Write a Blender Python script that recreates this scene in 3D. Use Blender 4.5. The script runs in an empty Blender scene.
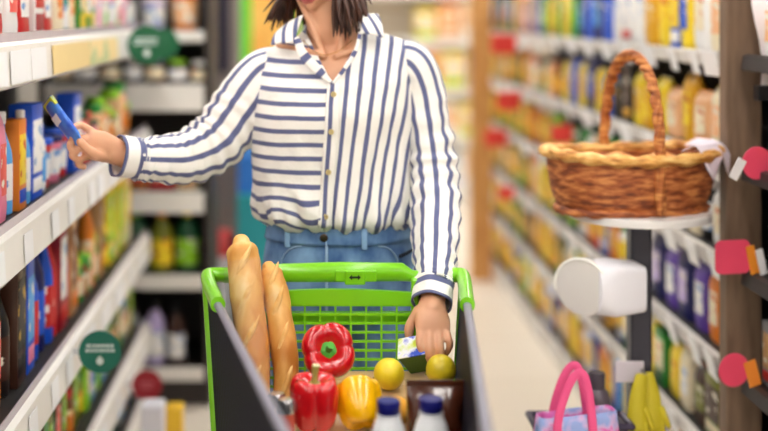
import bpy, bmesh, math, random
from mathutils import Vector, Matrix, Euler, noise
R = math.radians
PI = math.pi
rnd = random.Random(7)
SC = bpy.context.scene
COL = SC.collection

# ------------------------------------------------------------------ camera
F = 1200.0          # focal length in pixels of a 768 px wide picture
H = 1.47            # camera height
CU, CV = 306.0, 12.0   # vanishing point of the aisle
cam_d = bpy.data.cameras.new('camera')
cam = bpy.data.objects.new('camera', cam_d)
COL.objects.link(cam)
cam.location = (0, 0, H)
cam.rotation_euler = (R(90), 0, 0)
cam_d.sensor_width = 36.0
cam_d.lens = 36.0 * F / 768.0
cam_d.shift_x = (384 - CU) / 768.0
cam_d.shift_y = -(215.5 - CV) / 768.0
cam_d.clip_start = 0.05
cam_d.dof.use_dof = True
cam_d.dof.focus_distance = 2.41
cam_d.dof.aperture_fstop = 1.15
SC.camera = cam


def P(u, v, y):
    return Vector(((u - CU) * y / F, y, H - (v - CV) * y / F))


# ------------------------------------------------------------------ materials
def srgb(c):
    def f(x):
        x /= 255.0
        return x / 12.92 if x <= 0.04045 else ((x + 0.055) / 1.055) ** 2.4
    return (f(c[0]), f(c[1]), f(c[2]), 1.0)


MATS = {}


def principled(name):
    m = bpy.data.materials.new(name)
    m.use_nodes = True
    nt = m.node_tree
    b = nt.nodes['Principled BSDF']
    return m, nt, b


def mat(name, col, rough=0.5, metal=0.0, noise_amt=0.08, scale=20.0, bump=0.0, spec=0.5, coat=0.0, trans=0.0):
    """plain surface with a light procedural mottling"""
    if name in MATS:
        return MATS[name]
    m, nt, b = principled(name)
    c = srgb(col)
    b.inputs['Roughness'].default_value = rough
    b.inputs['Metallic'].default_value = metal
    b.inputs['Specular IOR Level'].default_value = spec
    b.inputs['Coat Weight'].default_value = coat
    b.inputs['Transmission Weight'].default_value = trans
    tc = nt.nodes.new('ShaderNodeTexCoord')
    nz = nt.nodes.new('ShaderNodeTexNoise')
    nz.inputs['Scale'].default_value = scale
    nz.inputs['Detail'].default_value = 3
    nt.links.new(tc.outputs['Object'], nz.inputs['Vector'])
    mx = nt.nodes.new('ShaderNodeMix')
    mx.data_type = 'RGBA'
    k = 1 - noise_amt
    mx.inputs['A'].default_value = (c[0] * k, c[1] * k, c[2] * k, 1)
    k = 1 + noise_amt
    mx.inputs['B'].default_value = (min(1, c[0] * k), min(1, c[1] * k), min(1, c[2] * k), 1)
    nt.links.new(nz.outputs['Fac'], mx.inputs['Factor'])
    nt.links.new(mx.outputs['Result'], b.inputs['Base Color'])
    if bump:
        bp = nt.nodes.new('ShaderNodeBump')
        bp.inputs['Strength'].default_value = bump
        bp.inputs['Distance'].default_value = 0.004
        nt.links.new(nz.outputs['Fac'], bp.inputs['Height'])
        nt.links.new(bp.outputs['Normal'], b.inputs['Normal'])
    MATS[name] = m
    return m


def two_tone(name, c1, c2, rough=0.5, scale=12.0, lo=0.45, hi=0.55, bump=0.0, stretch=(1, 1, 1), coat=0.0, c3=None):
    """noise-driven blend of two (three) colours"""
    if name in MATS:
        return MATS[name]
    m, nt, b = principled(name)
    b.inputs['Roughness'].default_value = rough
    b.inputs['Coat Weight'].default_value = coat
    tc = nt.nodes.new('ShaderNodeTexCoord')
    mp = nt.nodes.new('ShaderNodeMapping')
    mp.inputs['Scale'].default_value = stretch
    nt.links.new(tc.outputs['Object'], mp.inputs['Vector'])
    nz = nt.nodes.new('ShaderNodeTexNoise')
    nz.inputs['Scale'].default_value = scale
    nz.inputs['Detail'].default_value = 4
    nt.links.new(mp.outputs['Vector'], nz.inputs['Vector'])
    cr = nt.nodes.new('ShaderNodeValToRGB')
    e = cr.color_ramp.elements
    e[0].position = lo
    e[0].color = srgb(c1)
    e[1].position = hi
    e[1].color = srgb(c2)
    if c3:
        n = e.new(min(1.0, hi + 0.12))
        n.color = srgb(c3)
    nt.links.new(nz.outputs['Fac'], cr.inputs['Fac'])
    nt.links.new(cr.outputs['Color'], b.inputs['Base Color'])
    if bump:
        bp = nt.nodes.new('ShaderNodeBump')
        bp.inputs['Strength'].default_value = bump
        bp.inputs['Distance'].default_value = 0.004
        nt.links.new(nz.outputs['Fac'], bp.inputs['Height'])
        nt.links.new(bp.outputs['Normal'], b.inputs['Normal'])
    MATS[name] = m
    return m


def striped(name, base, stripe, period, frac, rough=0.85):
    """woven cloth striped along UV.x (metres)"""
    m, nt, b = principled(name)
    b.inputs['Roughness'].default_value = rough
    b.inputs['Specular IOR Level'].default_value = 0.2
    b.inputs['Sheen Weight'].default_value = 0.15
    uv = nt.nodes.new('ShaderNodeUVMap')
    sp = nt.nodes.new('ShaderNodeSeparateXYZ')
    nt.links.new(uv.outputs['UV'], sp.inputs['Vector'])
    nz = nt.nodes.new('ShaderNodeTexNoise')
    nz.inputs['Scale'].default_value = 14.0
    tc = nt.nodes.new('ShaderNodeTexCoord')
    nt.links.new(tc.outputs['Object'], nz.inputs['Vector'])

    def mth(op, a, bv):
        n = nt.nodes.new('ShaderNodeMath')
        n.operation = op
        for i, x in enumerate((a, bv)):
            if isinstance(x, (int, float)):
                n.inputs[i].default_value = x
            else:
                nt.links.new(x, n.inputs[i])
        return n.outputs[0]
    wob = mth('MULTIPLY', mth('SUBTRACT', nz.outputs['Fac'], 0.5), 0.004)
    s = mth('ADD', sp.outputs['X'], wob)
    t = mth('FLOORED_MODULO', mth('DIVIDE', s, period), 1.0)
    d = mth('ABSOLUTE', mth('SUBTRACT', t, 0.5), 0)
    k = nt.nodes.new('ShaderNodeMapRange')
    k.inputs['From Min'].default_value = frac / 2 - 0.03
    k.inputs['From Max'].default_value = frac / 2 + 0.03
    nt.links.new(d, k.inputs['Value'])
    fine = nt.nodes.new('ShaderNodeTexNoise')
    fine.inputs['Scale'].default_value = 420.0
    nt.links.new(tc.outputs['Object'], fine.inputs['Vector'])
    mx = nt.nodes.new('ShaderNodeMix')
    mx.data_type = 'RGBA'
    mx.inputs['A'].default_value = srgb(stripe)
    mx.inputs['B'].default_value = srgb(base)
    nt.links.new(k.outputs['Result'], mx.inputs['Factor'])
    nt.links.new(mx.outputs['Result'], b.inputs['Base Color'])
    cl = nt.nodes.new('ShaderNodeTexNoise')
    cl.inputs['Scale'].default_value = 38.0
    cl.inputs['Detail'].default_value = 4
    nt.links.new(tc.outputs['Object'], cl.inputs['Vector'])
    hs = mth('ADD', mth('MULTIPLY', fine.outputs['Fac'], 0.15), cl.outputs['Fac'])
    bp = nt.nodes.new('ShaderNodeBump')
    bp.inputs['Strength'].default_value = 0.5
    bp.inputs['Distance'].default_value = 0.008
    nt.links.new(hs, bp.inputs['Height'])
    nt.links.new(bp.outputs['Normal'], b.inputs['Normal'])
    return m


# ------------------------------------------------------------------ mesh helper
class MB:
    def __init__(self):
        self.v, self.f, self.uv, self.mi = [], [], {}, []

    def vert(self, p):
        self.v.append(Vector(p))
        return len(self.v) - 1

    def face(self, idx, uvs=None, mi=0):
        if uvs:
            self.uv[len(self.f)] = uvs
        self.f.append(tuple(idx))
        self.mi.append(mi)

    def box(self, c, s, rot=None, bev=0.0, mi=0):
        bm = bmesh.new()
        bmesh.ops.create_cube(bm, size=1.0)
        for vv in bm.verts:
            vv.co = Vector((vv.co.x * s[0], vv.co.y * s[1], vv.co.z * s[2]))
        if bev:
            bmesh.ops.bevel(bm, geom=bm.edges[:], offset=bev, segments=2, affect='EDGES', profile=0.5)
        M = Matrix.Translation(c)
        if rot is not None:
            M = M @ (rot if isinstance(rot, Matrix) else Euler(rot).to_matrix().to_4x4())
        self.add_bm(bm, M, mi)
        bm.free()

    def add_bm(self, bm, M=Matrix(), mi=0):
        o = len(self.v)
        bm.verts.ensure_lookup_table()
        for vv in bm.verts:
            self.v.append(M @ vv.co)
        for ff in bm.faces:
            self.face([o + x.index for x in ff.verts], mi=mi)

    def grid(self, rings, close_u=True, mi=0, uvf=None):
        """rings: list of equal-length point lists"""
        o = len(self.v)
        n = len(rings[0])
        for r in rings:
            for p in r:
                self.v.append(Vector(p))
        for i in range(len(rings) - 1):
            for j in range(n if close_u else n - 1):
                k = (j + 1) % n
                idx = (o + i * n + j, o + i * n + k, o + (i + 1) * n + k, o + (i + 1) * n + j)
                uv = None
                if uvf:
                    uv = [uvf(i, j), uvf(i, j + 1), uvf(i + 1, j + 1), uvf(i + 1, j)]
                self.face(idx, uv, mi)
        return o

    def cap(self, o, n, rev=False, mi=0):
        idx = list(range(o, o + n))
        if rev:
            idx.reverse()
        self.face(idx, mi=mi)

    def lathe(self, prof, segs=24, M=Matrix(), mi=0, capped=True, mod=None):
        rings = []
        for t, (r, z) in enumerate(prof):
            ring = []
            for j in range(segs):
                a = 2 * PI * j / segs
                rr = r * (mod(a, t / (len(prof) - 1)) if mod else 1)
                ring.append(M @ Vector((rr * math.cos(a), rr * math.sin(a), z)))
            rings.append(ring)
        o = self.grid(rings, mi=mi)
        if capped:
            self.cap(o, segs, True, mi)
            self.cap(o + (len(prof) - 1) * segs, segs, False, mi)

    def tube(self, pts, rad, segs=12, round_caps=True, ref=None, mi=0, uvf=None, wob=None, caps=True):
        """swept tube; rad items are r or (ra, rb) with ra along the ref direction"""
        pts = [Vector(p) for p in pts]
        n = len(pts)
        rad = [(x, x) if isinstance(x, (int, float)) else x for x in rad]
        T = []
        for i in range(n):
            a, b = pts[max(0, i - 1)], pts[min(n - 1, i + 1)]
            T.append((b - a).normalized())
        if round_caps:
            for end in (0, 1):
                i = 0 if end == 0 else len(pts) - 1
                base, t, r = pts[i], T[i] * (-1 if end == 0 else 1), rad[i]
                mr = min(r)
                add = []
                for q in (0.35, 0.65, 0.87, 0.985):
                    add.append((base + t * mr * q, (r[0] * math.sqrt(1 - q * q), r[1] * math.sqrt(1 - q * q))))
                if end == 0:
                    pts = [x[0] for x in reversed(add)] + pts
                    rad = [x[1] for x in reversed(add)] + rad
                    T = [T[0]] * 4 + T
                else:
                    pts += [x[0] for x in add]
                    rad += [x[1] for x in add]
                    T += [T[-1]] * 4
        if ref is None:
            ref = Vector((0, 0, 1)) if abs(T[0].z) < 0.9 else Vector((1, 0, 0))
        u = (Vector(ref) - T[0] * Vector(ref).dot(T[0])).normalized()
        rings = []
        for i, (p, t, r) in enumerate(zip(pts, T, rad)):
            u = (u - t * u.dot(t)).normalized()
            w = t.cross(u)
            ring = []
            for j in range(segs):
                a = 2 * PI * j / segs
                k = wob(i / (len(pts) - 1), a) if wob else 0.0
                ring.append(p + u * (math.cos(a) * (r[0] + k)) + w * (math.sin(a) * (r[1] + k)))
            rings.append(ring)
        o = self.grid(rings, mi=mi, uvf=uvf)
        if caps:
            self.cap(o, segs, True, mi)
            self.cap(o + (len(pts) - 1) * segs, segs, False, mi)

    def prism(self, outline, d, M=Matrix(), mi=0):
        """outline in x,z extruded along +y by d"""
        n = len(outline)
        o = len(self.v)
        for yy in (0, d):
            for x, z in outline:
                self.v.append(M @ Vector((x, yy, z)))
        for j in range(n):
            k = (j + 1) % n
            self.face((o + j, o + k, o + n + k, o + n + j), mi=mi)
        self.face([o + j for j in range(n)][::-1], mi=mi)
        self.face([o + n + j for j in range(n)], mi=mi)

    def build(self, name, mats, parent=None, smooth=True, angle=40, mods=(), origin=None, fix=True):
        me = bpy.data.meshes.new(name)
        off = Vector(origin) if origin is not None else Vector((0, 0, 0))
        me.from_pydata([tuple(p - off) for p in self.v], [], self.f)
        if self.uv:
            ul = me.uv_layers.new(name='UVMap')
            for p in me.polygons:
                uvs = self.uv.get(p.index)
                if uvs:
                    for li, c in zip(p.loop_indices, uvs):
                        ul.data[li].uv = c
        for m in (mats if isinstance(mats, (list, tuple)) else [mats]):
            me.materials.append(m)
        for p, mi in zip(me.polygons, self.mi):
            p.material_index = mi
        if fix:
            bm = bmesh.new()
            bm.from_mesh(me)
            bmesh.ops.recalc_face_normals(bm, faces=bm.faces)
            bm.to_mesh(me)
            bm.free()
        if smooth:
            for p in me.polygons:
                p.use_smooth = True
            me.set_sharp_from_angle(angle=R(angle))
        me.update()
        o = bpy.data.objects.new(name, me)
        COL.objects.link(o)
        o.location = off
        if parent is not None:
            o.parent = parent
        for f in mods:
            f(o)
        return o


def thing(name, label, cat, loc=(0, 0, 0), rz=0.0, group=None):
    o = bpy.data.objects.new(name, None)
    o.empty_display_size = 0.05
    COL.objects.link(o)
    o.location = loc
    o.rotation_euler = (0, 0, rz)
    return tag(o, label, cat, group)


def tag(o, label, cat, group=None, kind=None):
    if label:
        o['label'] = label
    if cat:
        o['category'] = cat
    if group:
        o['group'] = group
    if kind:
        o['kind'] = kind
    return o


def struct(o):
    o['kind'] = 'structure'
    return o


def catmull(pts, n):
    """resample a list of tuples (any length) with Catmull-Rom"""
    m = len(pts)
    out = []
    for k in range(n):
        t = k * (m - 1) / (n - 1)
        i = min(int(t), m - 2)
        t -= i
        p0, p1, p2, p3 = (pts[max(0, i - 1)], pts[i], pts[i + 1], pts[min(m - 1, i + 2)])
        out.append(tuple(0.5 * ((2 * b) + (-a + c) * t + (2 * a - 5 * b + 4 * c - d) * t * t + (-a + 3 * b - 3 * c + d) * t ** 3)
                         for a, b, c, d in zip(p0, p1, p2, p3)))
    return out


def frame_M(loc, zdir, xref=(1, 0, 0)):
    z = Vector(zdir).normalized()
    x = Vector(xref)
    x = (x - z * x.dot(z)).normalized()
    y = z.cross(x)
    M = Matrix.Identity(4)
    for i, c in enumerate((x, y, z)):
        for k in range(3):
            M[k][i] = c[k]
    M.translation = loc
    return M


def sstep(a, b, x):
    t = max(0.0, min(1.0, (x - a) / (b - a)))
    return t * t * (3 - 2 * t)


def solidify(th, off=-1):
    def f(o):
        m = o.modifiers.new('solid', 'SOLIDIFY')
        m.thickness = th
        m.offset = off
    return f


def subsurf(n=1):
    def f(o):
        m = o.modifiers.new('sub', 'SUBSURF')
        m.levels = n
        m.render_levels = n
    return f

# ------------------------------------------------------------------ the room
CEIL = 3.3
X0, X1, Y0, Y1 = -4.2, 5.2, -4.0, 12.0


def room():
    fl, nt, b = principled('floor_vinyl')
    b.inputs['Roughness'].default_value = 0.32
    tc = nt.nodes.new('ShaderNodeTexCoord')
    br = nt.nodes.new('ShaderNodeTexBrick')
    br.offset = 0.0
    br.inputs['Color1'].default_value = srgb((240, 229, 214))
    br.inputs['Color2'].default_value = srgb((236, 224, 207))
    br.inputs['Mortar'].default_value = srgb((214, 200, 182))
    br.inputs['Scale'].default_value = 1.0
    br.inputs['Mortar Size'].default_value = 0.004
    br.inputs['Brick Width'].default_value = 0.6
    br.inputs['Row Height'].default_value = 0.6
    nt.links.new(tc.outputs['Object'], br.inputs['Vector'])
    nt.links.new(br.outputs['Color'], b.inputs['Base Color'])
    m = MB(); m.box(((X0 + X1) / 2, (Y0 + Y1) / 2, -0.05), (X1 - X0, Y1 - Y0, 0.1))
    struct(m.build('floor', fl, smooth=False))
    wp = mat('wall_paint', (176, 172, 166), 0.8, noise_amt=0.03, scale=3)
    cp = mat('ceiling_paint', (120, 120, 120), 0.9, noise_amt=0.02, scale=2)
    m = MB(); m.box(((X0 + X1) / 2, (Y0 + Y1) / 2, CEIL + 0.05), (X1 - X0, Y1 - Y0, 0.1))
    struct(m.build('ceiling', cp, smooth=False))
    for nm, c, s in (('wall_left', (X0 - 0.05, (Y0 + Y1) / 2, CEIL / 2), (0.1, Y1 - Y0, CEIL)),
                     ('wall_right', (X1 + 0.05, (Y0 + Y1) / 2, CEIL / 2), (0.1, Y1 - Y0, CEIL)),
                     ('wall_back', ((X0 + X1) / 2, Y1 + 0.05, CEIL / 2), (X1 - X0, 0.1, CEIL)),
                     ('wall_front', ((X0 + X1) / 2, Y0 - 0.05, CEIL / 2), (X1 - X0, 0.1, CEIL))):
        m = MB(); m.box(c, s)
        struct(m.build(nm, wp, smooth=False))
    # strip lights in rows under the ceiling
    em, nt, b = principled('lamp_diffuser')
    b.inputs['Base Color'].default_value = (0.9, 0.9, 0.9, 1)
    b.inputs['Emission Color'].default_value = (1.0, 0.965, 0.91, 1)
    b.inputs['Emission Strength'].default_value = 14.8
    hs = mat('lamp_housing', (225, 225, 225), 0.4)
    hb = MB(); hb.box((0, 0, 0.05), (0.34, 1.5, 0.06), bev=0.006)
    db = MB(); db.box((0, 0, 0.012), (0.30, 1.44, 0.02))
    rb = MB()
    for yy in (-0.5, 0.5):
        rb.tube([(0, yy, 0.08), (0, yy, 0.2)], [0.005, 0.005], 8)
    root = None
    for x in (-2.6, -0.95, 0.55, 2.3, 3.9):
        for y in (-2.6, -0.4, 1.3, 3.4, 5.6, 7.8, 10.0):
            if root is None:
                root = thing('ceiling_light', 'white linear strip light hanging below the store ceiling', 'light', (x, y, CEIL - 0.2), 0, 'strip lights under the ceiling')
                hb.build('housing', hs, root, smooth=False)
                db.build('diffuser', em, root, smooth=False)
                rb.build('hanger', hs, root)
                proto = root
            else:
                r = proto.copy(); COL.objects.link(r); r.location = (x, y, CEIL - 0.2)
                for ch in list(proto.children):
                    c = ch.copy(); COL.objects.link(c); c.parent = r


room()

# ------------------------------------------------------------------ product colours
PAL = {
    'red': (208, 38, 38), 'crimson': (160, 22, 44), 'coral': (240, 100, 90), 'orange': (238, 134, 40), 'peach': (246, 190, 140),
    'yellow': (252, 218, 44), 'golden': (232, 172, 36), 'lime': (150, 215, 40), 'green': (46, 150, 60), 'emerald': (14, 80, 46),
    'teal': (20, 140, 140), 'azure': (90, 170, 235), 'blue': (30, 88, 210), 'navy': (28, 32, 92), 'purple': (100, 70, 170),
    'magenta': (200, 50, 150), 'pink': (244, 140, 170), 'white': (244, 242, 240), 'cream': (246, 232, 200), 'tan': (206, 160, 108),
    'brown': (132, 76, 40), 'chocolate': (66, 36, 24), 'black': (24, 22, 24), 'grey': (150, 148, 152), 'lilac': (196, 178, 226), 'olive': (120, 124, 30),
}


def pmat(c):
    return mat('packaging_' + c.replace('-', '_'), PAL[c], 0.35, noise_amt=0.06, scale=9)


def lmat(c):
    base = PAL[c]
    alt = {'white': (120, 160, 210), 'cream': (215, 120, 60), 'yellow': (214, 60, 40), 'red': (250, 240, 230), 'blue': (245, 245, 250),
           'green': (240, 240, 160), 'golden': (250, 240, 210), 'pink': (255, 245, 245), 'orange': (255, 236, 180), 'black': (200, 160, 60)}.get(c, (240, 235, 220))
    return two_tone('printed_label_' + c.replace('-', '_'), base, alt, 0.4, 26.0, 0.56, 0.6)


def templates():
    T = {}

    def pillow(w, h, d, seal=0.012, n=12, nz=14, gus=0.0):
        m = MB()
        rings = []
        for i in range(nz + 1):
            t = i / nz
            z = t * h
            e = min(1.0, (1 - t) * h / 0.05)
            eb = min(1.0, (t * h + 0.012) / 0.03)
            th = d / 2 * (math.sin(min(1, e) * PI / 2) ** 0.7) * (0.8 + 0.2 * eb)
            if t > 1 - seal / h:
                th = 0.0012
            th = max(th, 0.0012)
            ww = w / 2 * (1 - 0.05 * math.sin(t * PI))
            ring = []
            for j in range(2 * n):
                a = 2 * PI * j / (2 * n)
                cx, cy = math.cos(a), math.sin(a)
                k = 0.6
                x = ww * math.copysign(abs(cx) ** k, cx)
                y = th * math.copysign(abs(cy) ** 0.9, cy)
                wr = 0.0025 * math.sin(x * 120 + z * 60) * (th / (d / 2))
                ring.append((x, y + wr, z))
            rings.append(ring)
        o = m.grid(rings)
        m.cap(o, 2 * n, True)
        m.cap(o + nz * 2 * n, 2 * n)
        return m

    # (name, category, size (w, d, h), [(part, mesh builder, slot)])  fronts face -y
    b = MB(); b.lathe([(0.030, 0), (0.036, 0.004), (0.038, 0.015), (0.038, 0.085), (0.034, 0.1), (0.029, 0.106), (0.029, 0.112)], 20)
    l = MB(); l.lathe([(0.032, 0.108), (0.033, 0.111), (0.033, 0.128), (0.031, 0.131), (0.02, 0.1315)], 20)
    k = MB(); k.lathe([(0.0386, 0.022), (0.0388, 0.024), (0.0388, 0.078), (0.0386, 0.08)], 20, capped=False)
    T['jar'] = ('food_jar', 'jar', (0.078, 0.078, 0.132), [('body', b, 0), ('lid', l, 1), ('label_band', k, 2)])
    b = MB(); b.lathe([(0.026, 0), (0.033, 0.004), (0.034, 0.02), (0.034, 0.13), (0.031, 0.15), (0.02, 0.178), (0.0135, 0.195), (0.013, 0.215)], 20)
    l = MB(); l.lathe([(0.0155, 0.212), (0.0158, 0.214), (0.0158, 0.236), (0.014, 0.24)], 16)
    k = MB(); k.lathe([(0.0344, 0.035), (0.0347, 0.037), (0.0347, 0.118), (0.0344, 0.12)], 20, capped=False)
    T['bottle'] = ('sauce_bottle', 'bottle', (0.07, 0.07, 0.24), [('body', b, 0), ('cap', l, 1), ('label_band', k, 2)])
    b = MB(); b.box((0, 0, 0.09), (0.1, 0.06, 0.18), bev=0.003)
    k = MB(); k.box((0, -0.0305, 0.1), (0.084, 0.002, 0.1), bev=0.0008)
    l = MB(); l.box((0, -0.0305, 0.028), (0.084, 0.002, 0.026), bev=0.0008)
    T['carton'] = ('food_carton', 'carton', (0.1, 0.062, 0.18), [('body', b, 0), ('stripe', l, 1), ('label_panel', k, 2)])
    b = pillow(0.13, 0.2, 0.06)
    k = MB()
    rings = []
    for i in range(7):
        z = 0.05 + 0.016 * i
        rings.append([(x, -0.0315 * (1 - (x / 0.072) ** 2) ** 0.5 - 0.002, z) for x in [(-0.042 + 0.012 * q) for q in range(8)]])
    k.grid(rings, close_u=False)
    l = MB(); l.box((0, 0, 0.194), (0.124, 0.004, 0.018), bev=0.0008)
    T['pouch'] = ('snack_pouch', 'pouch', (0.132, 0.068, 0.204), [('body', b, 0), ('seal', l, 1), ('label_patch', k, 2)])
    b = MB(); b.lathe([(0.034, 0), (0.036, 0.002), (0.036, 0.006), (0.0345, 0.009), (0.0345, 0.099), (0.036, 0.102), (0.036, 0.106)], 20)
    l = MB(); l.lathe([(0.0352, 0.104), (0.0358, 0.108), (0.033, 0.108), (0.032, 0.105)], 20)
    k = MB(); k.lathe([(0.0348, 0.012), (0.0352, 0.014), (0.0352, 0.094), (0.0348, 0.096)], 20, capped=False)
    T['can'] = ('tin_can', 'can', (0.072, 0.072, 0.108), [('body', b, 0), ('lid', l, 1), ('label_band', k, 2)])
    b = MB(); b.lathe([(0.04, 0), (0.043, 0.003), (0.052, 0.095), (0.053, 0.1)], 24)
    l = MB(); l.lathe([(0.0555, 0.097), (0.0565, 0.099), (0.0565, 0.108), (0.054, 0.111), (0.03, 0.112)], 24)
    k = MB(); k.lathe([(0.0452, 0.02), (0.0506, 0.08)], 24, capped=False)
    T['tub'] = ('plastic_tub', 'tub', (0.114, 0.114, 0.112), [('body', b, 0), ('lid', l, 1), ('label_band', k, 2)])
    # wine-like bottle
    b = MB(); b.lathe([(0.03, 0), (0.037, 0.003), (0.038, 0.015), (0.038, 0.15), (0.034, 0.175), (0.018, 0.2), (0.0145, 0.215), (0.014, 0.235)], 20)
    l = MB(); l.lathe([(0.0155, 0.215), (0.0155, 0.245), (0.0145, 0.248)], 16)
    k = MB(); k.lathe([(0.0384, 0.03), (0.0387, 0.032), (0.0387, 0.13), (0.0384, 0.132)], 20, capped=False)
    T['wine'] = ('wine_bottle', 'bottle', (0.078, 0.078, 0.248), [('body', b, 0), ('cap', l, 1), ('label_band', k, 2)])
    return T


TPL = templates()
PMESH = {}
for key, (nm, cat, size, parts) in TPL.items():
    lst = []
    for pn, mb, slot in parts:
        me_o = mb.build(pn, pmat('white'))
        lst.append((pn, me_o.data, slot))
        bpy.data.objects.remove(me_o)
    PMESH[key] = lst
WORD = {'jar': 'jar', 'bottle': 'bottle', 'carton': 'carton', 'pouch': 'pouch', 'can': 'can', 'tub': 'tub', 'wine': 'bottle'}
DET = {'jar': 'lid', 'bottle': 'cap', 'carton': 'stripe', 'pouch': 'top', 'can': 'rim', 'tub': 'lid', 'wine': 'cap'}
USED = set()


def product(key, cols, loc, rz, scale, label, group):
    nm, cat, size, parts = TPL[key]
    root = thing(nm, label, cat, loc, rz, group)
    root.scale = scale
    for pn, me, slot in PMESH[key]:
        o = bpy.data.objects.new(pn, me)
        COL.objects.link(o)
        o.parent = root
        c = cols[slot]
        s = o.material_slots[0]
        s.link = 'OBJECT'
        s.material = lmat(c) if slot == 2 else pmat(c)
    return root


def fill(segs, axis, fixed, z, maxh, rz, phrase, group, start, end, gap=0.006, jit=0.01, hr=(0.74, 1.0), depth=None):
    """fill one shelf with products along an axis ('y' or 'x'); segs: [(to, [(key, body, cap, label)...], target width)]"""
    items = []
    pos = start
    prev = None
    while pos < end:
        for to, opts, w in segs:
            if pos < to:
                break
        for _ in range(30):
            key, c0, c1, c2 = rnd.choice(opts)
            if (key, c0) != prev or len({(q[0], q[1]) for q in opts}) == 1:
                break
        prev = (key, c0)
        sx, sy, sz = TPL[key][2]
        ww = w * ((0.68 if rz > 0 else 0.82) if axis == 'y' else 1.0) * rnd.uniform(0.85, 1.15)
        if key in ('jar', 'can'):
            ww *= 0.85
        if key in ('bottle', 'wine'):
            ww *= 0.8
        if key == 'pouch':
            ww *= 1.15
        hh = maxh * rnd.uniform(*hr)
        if key in ('jar', 'tub', 'can'):
            hh = min(hh, sz * (ww / sx) * 1.35)
        k = ww / sx
        kd = k if depth is None else min(k, depth / sy)
        items.append([key, (c0, c1, c2), pos + ww / 2, (k, kd, hh / sz), sy * kd])
        pos += ww + gap + rnd.uniform(0, jit)
    n = len(items)
    for i, (key, cols, q, sc, dd) in enumerate(items):
        def nb(k):
            return f'{items[k][1][0]} {WORD[items[k][0]]}'
        d = f'{cols[0]} {WORD[key]} with {cols[1]} {DET[key]}'
        if 0 < i < n - 1:
            mid = f'between {nb(i - 1)} and {nb(i + 1)}'
        elif i == 0:
            mid = f'first before {nb(1)}'
        else:
            mid = f'last after {nb(n - 2)}'
        lab = f'{d} {mid}, {phrase}'
        tries = 0
        names = list(PAL)
        while lab in USED and tries < 60:
            tries += 1
            c1 = rnd.choice(names)
            cols = (cols[0], c1, cols[2])
            items[i][1] = cols
            d = f'{cols[0]} {WORD[key]} with {cols[1]} {DET[key]}'
            lab = f'{d} {mid}, {phrase}'
        USED.add(lab)
        off = dd / 2 + rnd.uniform(0, 0.008)
        if axis == 'y':
            x = fixed - off if rz > 0 else fixed + off
            loc = (x, q, z)
        else:
            loc = (q, fixed + off, z)
        product(key, cols, loc, rz + rnd.uniform(-0.05, 0.05), sc, lab, group)


# ------------------------------------------------------------------ shelving
white_metal = mat('shelf_enamel', (236, 232, 228), 0.4, noise_amt=0.03)
grey_metal = mat('shelf_underside', (120, 116, 116), 0.5, noise_amt=0.05)
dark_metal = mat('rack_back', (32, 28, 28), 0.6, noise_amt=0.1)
rail_m = mat('price_rail', (240, 236, 230), 0.35, noise_amt=0.03)
card_w = mat('price_card_white', (248, 248, 250), 0.5, noise_amt=0.02)
card_y = two_tone('price_card_cream', (244, 220, 160), (196, 206, 150), 0.5, 8, 0.52, 0.56)
wood_post = two_tone('brown_post', (128, 104, 84), (112, 90, 72), 0.6, 6, 0.4, 0.6, stretch=(8, 8, 1))
amber_post = two_tone('amber_post', (214, 158, 92), (198, 138, 74), 0.5, 6, 0.4, 0.6, stretch=(8, 8, 1))

LX = -0.57
LSH = [1.405, 1.037, 0.657, 0.33, 0.09]
LY0, LY1 = 1.75, 4.38
LABS = ["left rack's top shelf", "left rack's second shelf", "left rack's third shelf", "left rack's fourth shelf", "left rack's bottom shelf"]


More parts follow.
